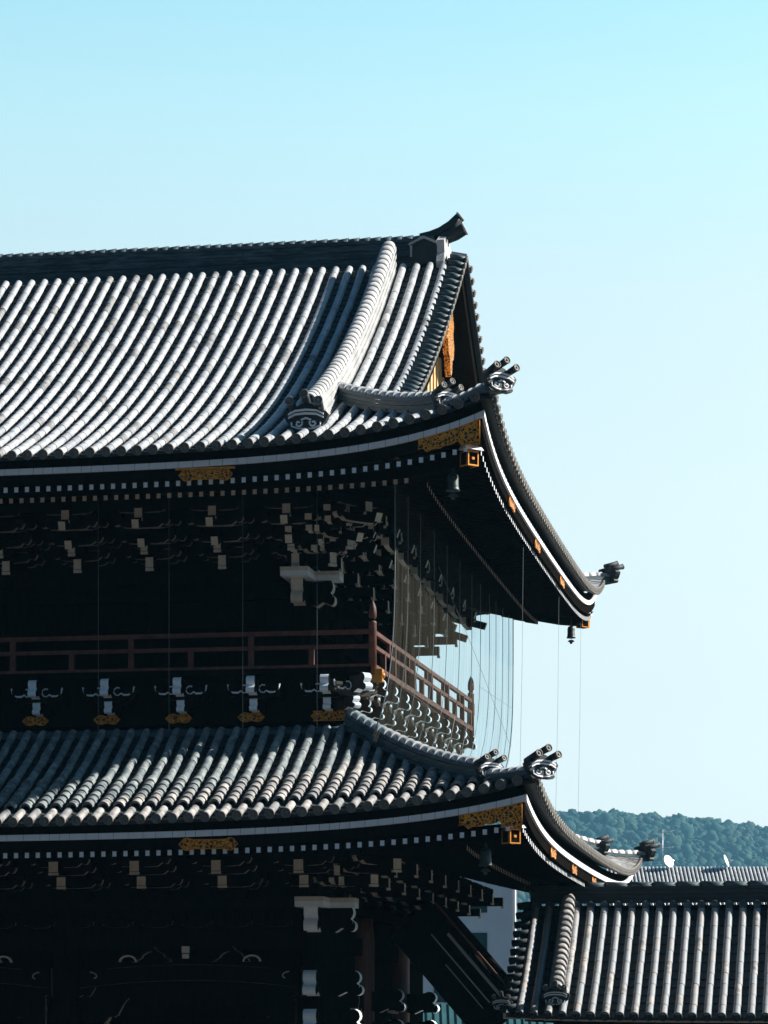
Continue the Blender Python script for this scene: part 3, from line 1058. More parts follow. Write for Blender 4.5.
# balcony brackets on the base wall
RISE = 0.018
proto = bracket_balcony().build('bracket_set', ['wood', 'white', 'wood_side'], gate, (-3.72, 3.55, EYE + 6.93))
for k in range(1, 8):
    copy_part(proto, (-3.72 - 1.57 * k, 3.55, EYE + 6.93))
protos = bracket_balcony().build('bracket_set', ['wood_side', 'white', 'wood_side'], gate, (-3.45, 4.0, EYE + 6.95), pi / 2)  # side sets in the browner timber whose colour carries the sunlight
for k in range(1, 10):
    copy_part(protos, (-3.45, 4.0 + 1.57 * k, EYE + 6.95 + RISE * 1.57 * k), pi / 2)
copy_part(protos, (-3.52, 3.50, EYE + 6.95), pi / 4).scale = (1, 1.25, 1)

# ------------------------------------------------------------------ bodies of the two storeys
bw = MB()
bw.box(-WIDE, PU - 0.05, PV + 0.05, PV + 0.20, EYE + 7.6, EYE + 12.4)
bw.box(PU - 0.20, PU - 0.05, PV + 0.2, LV - PV, EYE + 7.6, EYE + 12.4)
bw.box(-WIDE, PU - 0.2, LV - PV - 0.15, LV - PV, EYE + 7.6, EYE + 12.4)
for z in (8.0, 8.9, 9.5):
    bw.box(-WIDE, PU, PV - 0.10, PV + 0.045, EYE + z, EYE + z + 0.16)
    bw.box(PU - 0.045, PU + 0.10, PV + 0.16, LV - PV, EYE + z, EYE + z + 0.16)
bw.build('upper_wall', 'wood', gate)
lw = MB()
lw.box(-WIDE, QU - 0.1, QV + 4.7, QV + 4.9, 0, EYE + 3.2)
lw.box(QU - 0.20, QU - 0.05, QV + 0.3, LV - QV, 0, EYE + 3.2)
lw.box(-WIDE, QU, QV - 0.12, QV + 0.12, EYE + 1.95, EYE + 2.35)
lw.box(-WIDE, QU, QV - 0.10, QV + 0.10, EYE + 2.75, EYE + 2.83)
lw.box(QU - 0.12, QU + 0.12, QV + 0.121, LV - QV, EYE + 1.95, EYE + 2.35)
lw.box(-WIDE, QU, QV - 0.14, QV + 0.14, EYE + 0.75, EYE + 1.20)
lw.box(QU - 0.14, QU + 0.14, QV + 0.141, LV - QV, EYE + 0.75, EYE + 1.20)
# closed ceiling over the passage and boards behind the upper beams
lw.box(-WIDE, QU - 0.13, QV + 0.2, LV - QV - 0.2, EYE + 3.10, EYE + 3.2)
lw.box(-WIDE, QU - 0.13, QV + 0.02, QV + 0.08, EYE + 2.36, EYE + 2.74)
lw.box(-WIDE, QU - 0.1, QV + 0.12, QV + 0.2, EYE + 3.05, EYE + 5.2)
lw.box(QU - 0.2, QU - 0.12, QV + 0.2, LV - QV, EYE + 3.05, EYE + 5.2)
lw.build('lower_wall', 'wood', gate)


def pillar(u, v, z0, z1, r, m, name='pillar'):
    b = MB()
    b.lathe([(r * 1.05, z0), (r, z0 + 0.6), (r, z1 - 0.5), (r * 0.88, z1)], (0, 0, 0), (0, 0, 1), 20, 0)
    return b.build(name, m, gate, (u, v, 0))


for k in range(4):
    pillar(PU - 3.18 * k, PV, EYE + 7.75, EYE + 9.86, 0.24, 'wood')
for k in range(1, 5):
    pillar(PU, PV + 3.6 * k, EYE + 7.75, EYE + 9.86, 0.24, 'wood')
for u in (QU, QU - 5.5, QU - 11.0):
    for v in (QV, QV + 5.2, QV + 10.4):
        pillar(u, v, 0.25, EYE + 2.83, 0.34, 'redwood' if v > QV and u == QU else 'wood')  # sunlit side row gets redder timber, its sunlight painted in

# plates over the corner pillars, crossing and standing out with white-edged ends
for (u, v, z, L, h, w) in ((PU, PV, EYE + 9.86, 0.98, 0.19, 0.30), (QU, QV, EYE + 2.83, 0.98, 0.21, 0.31)):
    b = MB()
    for (x0, x1, y0, y1) in ((-w, w, -L, 0.4), (0.0, L * 0.86, -w * 0.8, w * 0.8)):
        f = 0.45
        zz = 0.0 if y1 == 0.4 else 0.003
        b.box(x0, x1, y0, y1, zz, h * 0.55, 1)
        b.box(x0 - 0.003, x1 + 0.003, y0 - 0.003, y1, h * 0.55 + 0.001, h + zz, 2)
    o = b.build('pillar_plate', ['wood', 'white', 'cream'], gate, (u, v, z))
b = MB()
b.box(-WIDE, PU - 0.31, PV - 0.25, PV + 0.25, EYE + 9.86, EYE + 10.05)
b.box(-WIDE, QU - 0.32, QV - 0.27, QV + 0.27, EYE + 2.83, EYE + 3.04)
b.box(PU - 0.25, PU + 0.25, PV + 0.41, LV - PV, EYE + 9.86, EYE + 10.05)
b.box(QU - 0.27, QU + 0.27, QV + 0.41, LV - QV, EYE + 2.83, EYE + 3.04)
b.build('pillar_plate', 'wood', gate)


# carved beam noses at the pillars
def carved(u, v, z, rz, L, H, w, rim='white', side='wood'):
    b = MB()
    nose(b, w, lambda p, q, t: (t, -p, q), L, H)
    b.tube(arc(0, 0, 0.10, 0, 300, 8) and [(w / 2 + 0.004, -(0.34 + 0.05 * cos(a)) * L, (0.235 + 0.05 * sin(a)) * H) for a in [0.5 * i for i in range(10)]], 0.012, 5, 0)
    return b.build('carved_nose', [side, rim], gate, (u, v, z), rz)


carved(PU, PV - 0.20, EYE + 9.36, 0, 1.1, 1.6, 0.26, 'cream')
carved(PU + 0.20, PV, EYE + 9.36, pi / 2, 1.1, 1.6, 0.26, 'cream')
carved(QU, QV - 0.25, EYE + 2.36, 0, 1.25, 1.6, 0.30)
carved(QU + 0.25, QV, EYE + 2.36, pi / 2, 1.25, 1.6, 0.30)
for du in (0, -5.5, -11.0):
    for z, L in ((1.00, 1.5), (0.18, 1.5)):
        if du == 0:
            carved(QU + du, QV - 0.30, EYE + z, 0, L, 1.5, 0.28, 'white')
        carved(QU + du + 0.28, QV, EYE + z, pi / 2, L, 1.5, 0.28, 'white' if du == 0 else 'cream')
        if du < 0:
            carved(QU + du - 0.28, QV, EYE + z, -pi / 2, L, 1.5, 0.28, 'cream')
for dv, z in ((5.2, 0.70), (5.2, 0.0), (10.4, 0.72), (10.4, 0.02)):
    carved(QU + 0.28, QV + dv, EYE + z, pi / 2, 1.7, 1.5, 0.30)
    carved(QU, QV + dv - 0.30, EYE + z, 0, 1.4, 1.5, 0.30)


# frog-leg struts and small arched struts on the middle beam
def frog(u, v, z, s, parent):
    b = MB()
    half = [(0.0, 0.50), (0.12, 0.48), (0.22, 0.36), (0.38, 0.28), (0.46, 0.16), (0.62, 0.10), (0.66, 0.0), (0.52, 0.0), (0.42, 0.07), (0.32, 0.13), (0.26, 0.22), (0.14, 0.30), (0.0, 0.34)]
    b.prism([(x * s, q * s) for x, q in half] + [(-x * s, q * s) for x, q in reversed(half[1:-1])], lambda p, q, t: (p, t, q), -0.09, 0.09, 0, 1)
    return b.build('frog_leg_strut', ['wood', 'cream'], parent, (u, v, z))


for bay in (0, 1):
    ub = QU - 2.75 - 5.5 * bay
    for du in (-0.86, 0.86):
        frog(ub + du, QV - 0.12, EYE + 1.70, 0.66, gate)
    for du in (-1.36, 1.36):
        b = MB()
        outer = arc(0, 0, 0.20, 0, 180, 9, 0.15)
        inner = arc(0, 0, 0.165, 180, 0, 9, 0.115)
        b.prism(outer + inner, lambda p, q, t: (p, t, q), -0.05, 0.05, 0, 0)
        b.build('arched_strut', ['cream'], gate, (ub + du, QV - 0.2, EYE + 1.70))
    b = MB()
    b.box(-0.075, 0.075, -0.5, 0.1, 0, 0.10, 0, [0, 0, 1, 0, 0, 0])
    b.box(-0.085, 0.085, -0.5, 0.1, 0.12, 0.26, 0, [0, 0, 1, 0, 0, 0])
    b.build('beam_end', ['wood', 'cream'], gate, (ub, QV - 0.1, EYE + 1.76))
    # carved spandrels beside the pillars
    for s_ in (-1, 1):
        for zz, L in ((0.95, 0.9), (0.30, 1.3)):
            b = MB()
            pts = [(0.34, 0.0)] + arc(0.55, 0.12, 0.12, 220, 320, 4) + arc(0.80, 0.34, 0.13, 250, 360, 4) + [(1.0, 0.50), (1.08, 0.62), (0.34, 0.62)]
            b.prism([(s_ * p * L, q) for p, q in pts], lambda p, q, t: (p, t, q), -0.06, 0.06, 0, 1)
            b.build('carved_spandrel', ['wood', 'rim'], gate, (ub - s_ * 2.75, QV - 0.16, EYE + zz))

# layered beams and small bracket arms over the passage
b = MB()
for k in range(13):
    u = QU - 0.87 * (k + 1)
    if abs((k + 1) * 0.87 % 5.5) < 0.3: continue
    b.prism(arm_poly(0.36, 0.14), lambda p, q, t, u=u: (u + p, QV - 0.22 + t, EYE + 2.44 + q), -0.05, 0.05, 0, 1)
    for x in (-0.28, 0, 0.28):
        block(b, u + x, QV - 0.22, EYE + 2.58, 0.15, 0.12)
b.build('bracket_arms', ['wood', 'wood_side'], gate)
for bay in (0, 1):
    ub = QU - 2.75 - 5.5 * bay
    b = MB()
    # curved beam across the bay, its lower edge picked out
    n = 24
    top_, low_ = [], []
    for i in range(n + 1):
        x = -2.4 + 4.8 * i / n
        r = 0.16 * (1 - (x / 2.4) ** 2)
        top_.append((x, 0.46 + r))
        low_.append((x, 0.06 + r))
    b.prism(low_ + top_[::-1], lambda p, q, t: (ub + p, QV - 0.19 + t, EYE + 1.05 + q), -0.08, 0.08, 0, 0)
    b.tube([(ub + p, QV - 0.275, EYE + 1.05 + q + 0.03) for p, q in low_], 0.010, 5, 2)
    b.tube([(ub + p, QV - 0.275, EYE + 1.05 + q - 0.03) for p, q in top_[3:-3]], 0.009, 5, 2)
    for s_ in (-1, 1):
        b.tube([(ub + s_ * (2.1 - 0.16 * t * cos(t * 1.5)), QV - 0.275, EYE + 1.05 + 0.30 + 0.11 * t * sin(t * 1.5)) for t in [0.12 * i for i in range(12)]], 0.016, 5, 1)
    b.build('rainbow_beam', ['wood', 'rim', 'wood_side'], gate)

# ------------------------------------------------------------------ balcony
BU, BV, BE = -2.80, 3.35, 18.6
deckz = EYE + 7.72
bl = MB()


def rz_(v): return RISE * max(0, v - BV)


bl.box(-WIDE, BU + 0.02, BV - 0.08, PV, deckz, deckz + 0.12)
bl.hexa([(PU, PV, deckz), (BU + 0.02, PV, deckz + rz_(PV)), (BU + 0.02, BE, deckz + rz_(BE)), (PU, BE, deckz + rz_(BE)), (PU, PV, deckz + .12), (BU + .02, PV, deckz + .12 + rz_(PV)), (BU + .02, BE, deckz + .12 + rz_(BE)), (PU, BE, deckz + .12 + rz_(BE))])
bl.box(-WIDE, -3.40, 3.55, 3.70, EYE + 6.2, deckz)
bl.box(-3.60, -3.45, 3.70, BE, EYE + 6.2, deckz)
bl.box(-WIDE, -3.36, 3.44, 3.54, EYE + 6.70, EYE + 6.92)
balcony = bl.build('balcony', 'wood', gate)
# base strip along the side, its sunlit tan put into the colour
bs_ = MB()
for k in range(30):
    v0 = 3.46 + 0.5 * k
    bs_.box(-3.44, -3.34, v0, v0 + 0.485, EYE + 6.66 + rz_(v0), EYE + 6.88 + rz_(v0))
bs_.build('base_beam', 'cream', balcony)
rl = MB()
F = [(0.86, 0.045), (0.56, 0.040), (0.13, 0.055)]
for h, r in F:
    z = deckz + h
    rl.box(-WIDE, BU - 0.05, BV - r, BV + r, z - r, z + r)
    rl.hexa([(BU - r, BV + .09, z - r), (BU + r, BV + .09, z - r), (BU + r, BE, z - r + rz_(BE)), (BU - r, BE, z - r + rz_(BE)), (BU - r, BV + .09, z + r), (BU + r, BV + .09, z + r), (BU + r, BE, z + r + rz_(BE)), (BU - r, BE, z + r + rz_(BE))])
for k in range(1, 12):
    v = BV + 1.36 * k
    z = deckz + rz_(v)
    rl.box(BU - 0.055, BU + 0.055, v - 0.06, v + 0.06, z + 0.12, z + (0.84 if k % 2 == 0 else 0.54))
    if k % 2: rl.box(BU - 0.04, BU + 0.04, v + 0.62, v + 0.72, z + 0.54, z + 0.84)
for k in range(1, 11):
    u = BU - 1.3 * k
    rl.box(u - 0.055, u + 0.055, BV - 0.05, BV + 0.05, deckz + 0.12, deckz + (0.84 if k % 2 == 0 else 0.54))
rl.box(BU - 0.06, BU + 0.06, BV + 0.1, BE, deckz + 0.121, deckz + 0.13)
rail = rl.build('railing', 'red', balcony)
for (v, zz) in ((BV, 0.0), (BE, rz_(BE))):
    b = MB()
    r = 0.085
    b.lathe([(r, -0.05), (r, 1.02), (r * 1.02, 1.03), (r * 1.02, 1.06), (r * 0.62, 1.08), (r * 0.62, 1.13), (r * 0.98, 1.16), (r * 1.0, 1.28), (r * 0.86, 1.37), (r * 0.5, 1.45), (r * 0.22, 1.49), (0.0, 1.54)], (0, 0, 0), (0, 0, 1), 16)
    n = b.build('newel_post', 'red', balcony, (BU, v, deckz + zz))
    c = MB()
    c.lathe([(r * 0.64, 1.075), (r * 0.64, 1.135)], (0, 0, 0), (0, 0, 1), 12)
    c.build('collar', 'wood', n)
# gilt ends of the deck beams and the plaques on the base wall
b = MB()
b.box(-0.11, 0.11, -0.11, 0.11, -0.13, 0.13, 0)
b.lathe([(0.07, 0.10), (0.065, 0.13), (0.03, 0.155), (0, 0.16)], (0, 0, 0), (1, 0, 0), 12, 0)
b.build('beam_cap', ['gold_plain'], balcony, (BU + 0.10, BV + 0.05, deckz - 0.06))
for k in range(8):
    front_plaque(-3.72 - 1.57 * k - 0.12, 3.435, EYE + 6.84, 0.58, 0.19, balcony)
fitting([(-0.42, 0.10), (0.30, 0.10), (0.30, -0.10), (-0.42, -0.10), (-0.36, 0)], lambda p, q, t: (-3.66 + p, 3.43 - t, EYE + 6.84 + q), balcony)


# ------------------------------------------------------------------ wind bells
def bell(p, s, label):
    root = thing('wind_bell', p, label, 'wind bell', 0.0, 'bronze wind bells under the roof corners')
    b = MB()
    b.lathe([(0.0, 0.0), (0.05, -0.005), (0.085, -0.03), (0.10, -0.08), (0.105, -0.26), (0.115, -0.30), (0.13, -0.33), (0.115, -0.33), (0.09, -0.28)], (0, 0, 0), (0, 0, 1), 18, 0)
    b.tube([(0, 0, 0.0), (0, 0, 0.34)], 0.009, 6)
    b.tube([(0.03 * cos(t * .7), 0, 0.03 + 0.03 * sin(t * .7)) for t in range(10)], 0.01, 5)
    o = b.build('bell_body', 'bronze', root)
    for h in (-0.09, -0.25):
        bb_ = MB()
        bb_.lathe([(0.10, h - 0.008), (0.112, h), (0.10, h + 0.008)], (0, 0, 0), (0, 0, 1), 18)
        bb_.build('band', 'bronze', root)
    c = MB()
    c.tube([(0, 0, -0.05), (0, 0, -0.38)], 0.006, 5)
    c.prism([(-0.05, -0.38), (0.05, -0.38), (0.10, -0.43), (0.045, -0.44), (0.03, -0.49), (-0.03, -0.49), (-0.045, -0.44), (-0.10, -0.43)], lambda x, z, t: (x, t, z), -0.008, 0.008, 0, 0)
    c.build('clapper', 'bronze', root)
    root.scale = (s, s, s)
    return root


bell(gw(-0.72, 0.70, EYE + 11.33), 1.08, 'dark bronze wind bell hanging under the near corner of the high main roof')
bell(gw(-0.62, LV - 0.90, EYE + 11.36), 1.0, 'small wind bell against the sky under the far tip of the main roof')
bell(gw(0.03, -0.05, EYE + 3.80), 1.08, 'dark bronze wind bell hanging under the near corner of the lower skirt roof')

# ------------------------------------------------------------------ bird net under the main eaves
nroot = thing('bird_net', gw(-2.05, 1.6, EYE + 6.2), 'thin pale bird net hanging in folds from the main eaves to the skirt roof', 'net', -YAW)
nb = MB()
rings = []
NV = 150
for i in range(NV + 1):
    v = 19.9 * i / NV
    col = []
    for j in range(13):
        t = j / 12
        z = 5.35 - t * (5.45 + (0.0 if v > 1 else 0))
        pull = (t ** 5) * 0.45
        shrink = 1 - 0.10 * t ** 7
        rip = 0.03 * sin(v * 5.1 + 1.3 * sin(v * 1.7)) * (0.4 + 0.6 * t)
        col.append((-pull + rip - 0.0, v * shrink, z + 0.25 * exp(-(19.9 - v) / 2.0) * (1 - t) * 0.6))
    rings.append(col)
nb.sweep(rings, 0, True, False, False)
nb.build('netting', M['net'], nroot)
for k, v in enumerate((0.0, 1.7, 3.4, 5.4, 7.4, 9.5, 11.6, 13.2, 14.9, 16.2, 17.6, 18.9, 19.85)):
    b = MB()
    pts = []
    for j in range(13):
        t = j / 12
        pts.append((-(t ** 5) * 0.45 + 0.01, v * (1 - 0.10 * t ** 7), 5.45 - 5.45 * t))
    b.tube(pts, 0.014 if k in (0, 12) else 0.008, 5)
    b.build('rope', 'cable', nroot)
for u in (-2.05 - 1.6, -2.05 - 3.15, -2.05 - 4.7, -2.05 - 6.2):
    b = MB()
    b.tube([(u + 2.05, -0.01, 5.2), (u + 2.05, -0.01, 0.2)], 0.005, 5)
    b.build('rope', 'cable', nroot)
b = MB()
b.tube([(0.02, 6.0, 4.4), (0.0, 12, 3.3), (-0.02, 19.6, 1.7)], 0.005, 4)
b.tube([(0.0, 13.0, 2.55), (0.0, 19.6, 2.75)], 0.004, 4)
b.build('stay_line', 'cable', nroot)

# thin cables hanging free from the side eave
for (v, lab) in ((8.4, 'thin cable hanging from the side eave, the one nearest the bird net'),
                 (16.0, 'thin cable hanging from the side eave between the two other free cables'),
                 (21.6, 'thin cable hanging from the far tip of the main eave, outermost of three')):
    top = main.z(main.corner_a('side', v), 0) - 0.4
    b = MB()
    b.tube([(0, 0, top), (-0.03, 0, top - 3), (-0.09, 0, EYE + 5.5), (-0.10, 0, EYE + 4.55)], 0.0035, 5)
    o = b.build('hanging_cable', 'cable', None, gw(-0.22, v, 0), -YAW)
    tag(o, lab, 'cable', 'cables hanging from the side eave')

# ------------------------------------------------------------------ side corridor roof to the right of the gate
SV, SE = 12.0, 8.55              # ridge line and front eave
cor = thing('corridor_hall', gw(-0.7, SV, 0), 'low side hall with grey tiled roof abutting the gate on its right', 'hall', -YAW)
CO = Vector((-0.7, SV, 0))


class Sanro(Roof):
    def at(s, side, a, d, h=0.0):
        z = s.z(a, d)
        k = 1 / sqrt(1 + s.slope(d) ** 2)
        dd = d - s.slope(d) * k * h
        z += h * k
        y = (SE - SV) + dd
        return (a, y if side == 'front' else -y, z)

    def sori(s, a, d=0.0):
        return 0.10 * exp(-max(a, 0) / 2.0)


san = Sanro(0, 0, 99, EYE + 0.62, 0, 1, 0.62, 0.042, 3.45)
cr = MB()
slope_rows(cr, san, 'front', 0.22, 16.0, lambda a: san.run - 0.2, jag=0.004)
slope_rows(cr, san, 'back', 0.22, 16.0, lambda a: san.run - 0.2, segs=6)
d = 0.05
while d < san.run - 0.15:       # verge tiles across the free edge
    for side in ('front', 'back'):
        c0, c1 = Vector(san.at(side, 0.30, d, 0.05)), Vector(san.at(side, -0.06, d, -0.03))
        cr.tube([c0, c1], [0.07, 0.085], 10, 1, True, True)
    d += 0.27
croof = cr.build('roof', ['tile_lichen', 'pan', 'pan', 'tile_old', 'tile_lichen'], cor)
rb = MB()
zs_ = EYE + 3.26
path = [Vector((0.35 + 0.45 * i, 0, zs_)) for i in range(35)]
wall_ridge(rb, path, Vector((0, 1, 0)), [0.10, 0.10, 0.10, 0.09], 0.20, 0.11, jitter=0.004, cap_step=0.56, cap_flare=1.25)
for k in range(48):
    for s in (-1, 1):
        rb.lathe([(0.095, -0.18), (0.098, 0.02), (0.08, 0.03), (0.0, 0.032)], (0.22 + PITCH * (k + 0.5), s * 0.32, zs_ - 0.06), (0, s, 0.0), 10, 2)
rb.build('ridge', ['pan', 'ridge', 'ridge'], croof)
kb = MB()
path = [Vector(san.at('front', 1.17, 0.25 + (san.run - 0.55) * i / 16, 0.0)) for i in range(17)]
wall_ridge(kb, path, Vector((1, 0, 0)), [0.08] * 4, 0.13, 0.14, 0, 0, 0.22, cap_flare=1.22, gap=0.035)
kb.build('descending_ridge', ['tile_old'], croof)
oni(Vector(san.at('front', 1.17, 0.2, 0.0)), (0, -1), croof, 0.72)
oni(Vector(san.at('front', -0.05, 0.1, -0.1)), (0, -1), croof, 0.55)
oni(Vector((0.30, 0, zs_ + 0.05)), (-1, 0), croof, 0.6)
eb = MB()
a = 0.0
while a < 16:
    e = min(16, a + random.choice((0.34, 0.42, 0.5)))
    eb.box(a, e - 0.008, SE - SV + 0.02, SE - SV + 0.10, EYE + 0.40 + san.sori(a), EYE + 0.53 + san.sori(a))
    a = e
eb.build('white_edge_band', 'cream', croof)
wb = MB()
wb.box(1.0, 16, SE - SV + 1.3, -(SE - SV) - 1.3, 0, EYE + 0.55)
wb.prism([(SE - SV + 0.3, EYE + 0.45), (SV - SE - 0.3, EYE + 0.45), (0, EYE + 3.2)], lambda p, q, t: (t, p, q), 0.45, 16, 0, 0)
wb.build('wall', 'wood', cor)

# lamp-like bracket box under the skirt corner, on the hall's ridge end
# ------------------------------------------------------------------ covered stair between gate and side hall
st = thing('stair_roof', gw(-2.6, 10.2, 0), 'dark timber stair canopy slanting down from the gate to the side hall', 'stair canopy', -YAW)
ST0, ST1 = Vector((0.0, 0, EYE + 3.25)), Vector((1.95, 0, EYE + 0.98))
dirv = (ST1 - ST0).normalized()
nv = Vector((dirv.z * -1, 0, dirv.x)).normalized()
if nv.z < 0: nv = -nv


def slat(mb, n0, n1, y0, y1, m=0, s0=0.0, s1=1.0):
    A, B = ST0.lerp(ST1, s0), ST0.lerp(ST1, s1)
    p = []
    for n in (n0, n1):
        for (P, y) in ((A, y0), (B, y0), (B, y1), (A, y1)):
            q = P + nv * n
            p.append((q.x, y, q.z))
    mb.hexa(p, m)


b = MB()
slat(b, -1.25, -0.10, 0.0, 3.2)
slat(b, -0.10, -0.02, -0.25, 3.4)
b.build('canopy', 'wood', st)
b = MB()
slat(b, 0.06, 0.10, -0.30, -0.20, 0, 0.05, 1.0)
slat(b, -0.22, -0.15, -0.06, -0.001, 1, 0.28, 0.95)
slat(b, -0.50, -0.47, -0.05, -0.001, 1, 0.2, 0.9)
slat(b, -0.70, -0.68, -0.05, -0.001, 1, 0.45, 0.9)
b.build('handrail', ['red', 'steel'], st)
for s in (0.1, 0.3, 0.5, 0.7, 0.9):
    b = MB()
    slat(b, -0.02, 0.06, -0.28, -0.22, 0, s, s + 0.02)
    b.build('baluster', 'wood', st)

# ------------------------------------------------------------------ buildings behind


def wxyz(x, y, D):              # used only to note distances: offset right and height above eye at distance D
    return ((x - 384) / 2948.7 * D, D, EYE + (1041.14 - y) / 2948.7 * D)


D = 150.0
k = D / 2948.7
ob = thing('office_building', (3.0, D, 0), 'plain pale grey rendered building with dark windows behind the gate', 'building')
b = MB()
X1 = 6.77 - 3.0
b.box(-9, X1, 0, 12, 0, EYE + 10.5)
b.box(-9.1, X1 + 0.1, -0.1, 12.1, EYE + 10.5, EYE + 10.9)
b.build('wall', 'plaster', ob)
for (x0, x1, z0, z1) in ((-0.4, 2.19, 6.6, 7.6), (-0.4, 2.19, 4.38, 5.45), (-0.4, 1.05, 2.05, 2.75), (-6.5, -3, 6.6, 7.6), (-6.5, -3, 4.38, 5.45)):
    b = MB()
    b.box(x0 - .06, x1 + .06, -0.05, -0.001, EYE + z0 - .06, EYE + z0)
    b.box(x0 - .06, x1 + .06, -0.05, -0.001, EYE + z1, EYE + z1 + .06)
    b.box(x0 - .06, x0, -0.05, -0.001, EYE + z0, EYE + z1)
    b.box(x1, x1 + .06, -0.05, -0.001, EYE + z0, EYE + z1)
    b.box((x0 + x1) / 2 - .03, (x0 + x1) / 2 + .03, -0.045, -0.012, EYE + z0, EYE + z1)
    w = b.build('window', 'frame', ob)
    b = MB()
    b.box(x0, x1, -0.011, -0.001, EYE + z0, EYE + z1)
    b.build('pane', 'glass', w)
b = MB()
b.tube([(X1 - 0.12, -0.12, 0), (X1 - 0.12, -0.12, EYE + 10.4)], 0.05, 8)
b.build('downpipe', 'plaster', ob)
b = MB()
b.box(-9, X1, -0.25, -0.1, EYE + 1.75, EYE + 1.95)
b.build('ledge', 'plaster', ob)

D = 105.0
cb = thing('copper_roofed_shed', (2.6, D, 0), 'low shed with ribbed dark teal roof behind the stair canopy', 'shed')
b = MB()
zt_ = EYE + 1.32
b.hexa([(-3, -2.2, zt_ - 1.15), (3.2, -2.2, zt_ - 1.15), (3.2, 0, zt_ - 0.1), (-3, 0, zt_ - 0.1), (-3, -2.2, zt_ - 1.05), (3.2, -2.2, zt_ - 1.05), (3.2, 0, zt_), (-3, 0, zt_)])
for i in range(24):
    x = -2.9 + 0.26 * i
    b.hexa([(x, -2.2, zt_ - 1.05), (x + .05, -2.2, zt_ - 1.05), (x + .05, 0, zt_), (x, 0, zt_), (x, -2.2, zt_ - .99), (x + .05, -2.2, zt_ - .99), (x + .05, 0, zt_ + .06), (x, 0, zt_ + .06)])
b.build('roof', 'copper', cb)
b = MB()
b.box(-2.8, 3.0, -1.9, 0.1, 0, zt_ - 1.0)
b.build('wall', 'concrete', cb)

# a farther hall whose tiled roof shows just over the corridor's ridge
D = 200.0
fh = thing('distant_hall', (24.0, D, 0), 'distant hall whose striped tile roof shows above the side hall ridge', 'hall')
zt_ = EYE + 11.55
b = MB()
b.hexa([(-9, -7, zt_ - 3.6), (20, -7, zt_ - 3.6), (20, 0, zt_), (-9, 0, zt_), (-9, -7, zt_ - 3.4), (20, -7, zt_ - 3.4), (20, 0, zt_ + .2), (-9, 0, zt_ + .2)], 1)
b.hexa([(-9, 0, zt_), (20, 0, zt_), (20, 7, zt_ - 3.6), (-9, 7, zt_ - 3.6), (-9, 0, zt_ + .2), (20, 0, zt_ + .2), (20, 7, zt_ - 3.4), (-9, 7, zt_ - 3.4)], 1)
for i in range(110):
    x = -8.9 + 0.262 * i
    P0, P1 = Vector((x, -7.05, zt_ - 3.38)), Vector((x, 0, zt_ + 0.23))
    b.tube([P0, P0.lerp(P1, .5) - Vector((0, 0, .02)), P1], 0.085, 8, 0)
froof = b.build('roof', ['tile', 'pan'], fh)
b = MB()
b.box(-8, 19, -5.5, 5.5, 0, zt_ - 3.0)
b.build('wall', 'plaster', fh)


# satellite dishes and an aerial on that roof's ridge
def dish(x, D, z, rz, tilt, s, label):
    root = thing('satellite_dish', (x, D, z - 0.6), label, 'satellite dish', 0, 'satellite dishes on the distant roof')
    b = MB()
    ax = Vector((sin(rz) * cos(tilt), -cos(rz) * cos(tilt), sin(tilt)))
    b.lathe([(0.02, -0.07), (0.2, -0.055), (0.34, -0.02), (0.43, 0.03), (0.44, 0.035), (0.43, 0.045), (0.33, 0.0), (0.19, -0.035), (0.0, -0.05)], (0, 0, 0.6), ax, 22, 0)
    d = b.build('reflector', 'dish', root)
    b = MB()
    c = Vector((0, 0, 0.6))
    b.tube([c - Vector((0, 0, 0.42)), c + ax * 0.45 - Vector((0, 0, 0.12))], 0.018, 6)
    b.lathe([(0.05, -0.05), (0.05, 0.05), (0.02, 0.08)], c + ax * 0.45 - Vector((0, 0, 0.12)), -ax, 10)
    b.build('feed_arm', 'steel', root)
    b = MB()
    b.tube([(0, 0.1, -0.8), (0, 0.1, 0.5)], 0.03, 8)
    b.build('mast', 'steel', root)
    root.scale = (s, s, s)


dish(19.25, 199.6, EYE + 12.15, 0.72, 0.35, 1.02, 'round white satellite dish turned to face the camera on the distant hall roof')
dish(23.15, 199.6, EYE + 12.20, 1.22, 0.35, 1.0, 'white satellite dish seen edge-on further right on the distant hall roof')
an = thing('television_aerial', (19.0, 201.0, EYE + 10.8), 'thin metal television aerial beside the round satellite dish', 'aerial')
b = MB()
b.tube([(0, 0, 0), (0, 0, 3.6)], 0.022, 6)
b.build('mast', 'steel', an)
for z in (2.35, 3.45):
    b = MB()
    b.tube([(-0.9, 0.2, z - 0.05), (0.75, -0.15, z + 0.08)], 0.014, 5)
    for i in range(6):
        t = i / 5
        p = Vector((-0.9, 0.2, z - 0.05)).lerp(Vector((0.75, -0.15, z + 0.08)), t)
        b.tube([p - Vector((0.06, 0.28, 0)), p + Vector((0.06, 0.28, 0))], 0.008, 4)
    b.build('boom', 'steel', an)

# ------------------------------------------------------------------ wooded hill
hx = np.linspace(-900, 1500, 161)
hy = np.linspace(1900, 3400, 61)


def hill_z(x, y):
    ridge = 198 + 3 * np.sin((x + 40) / 130.0) + 2 * np.sin(x / 47.0 + 1) - 0.125 * np.maximum(0, x - 205)
    t = np.clip((y - 1950) / 650.0, 0, 1)
    s = t * t * (3 - 2 * t)
    return ridge * s + 6 * np.sin(x / 60 + y / 90) * s * (1 - s) * 4


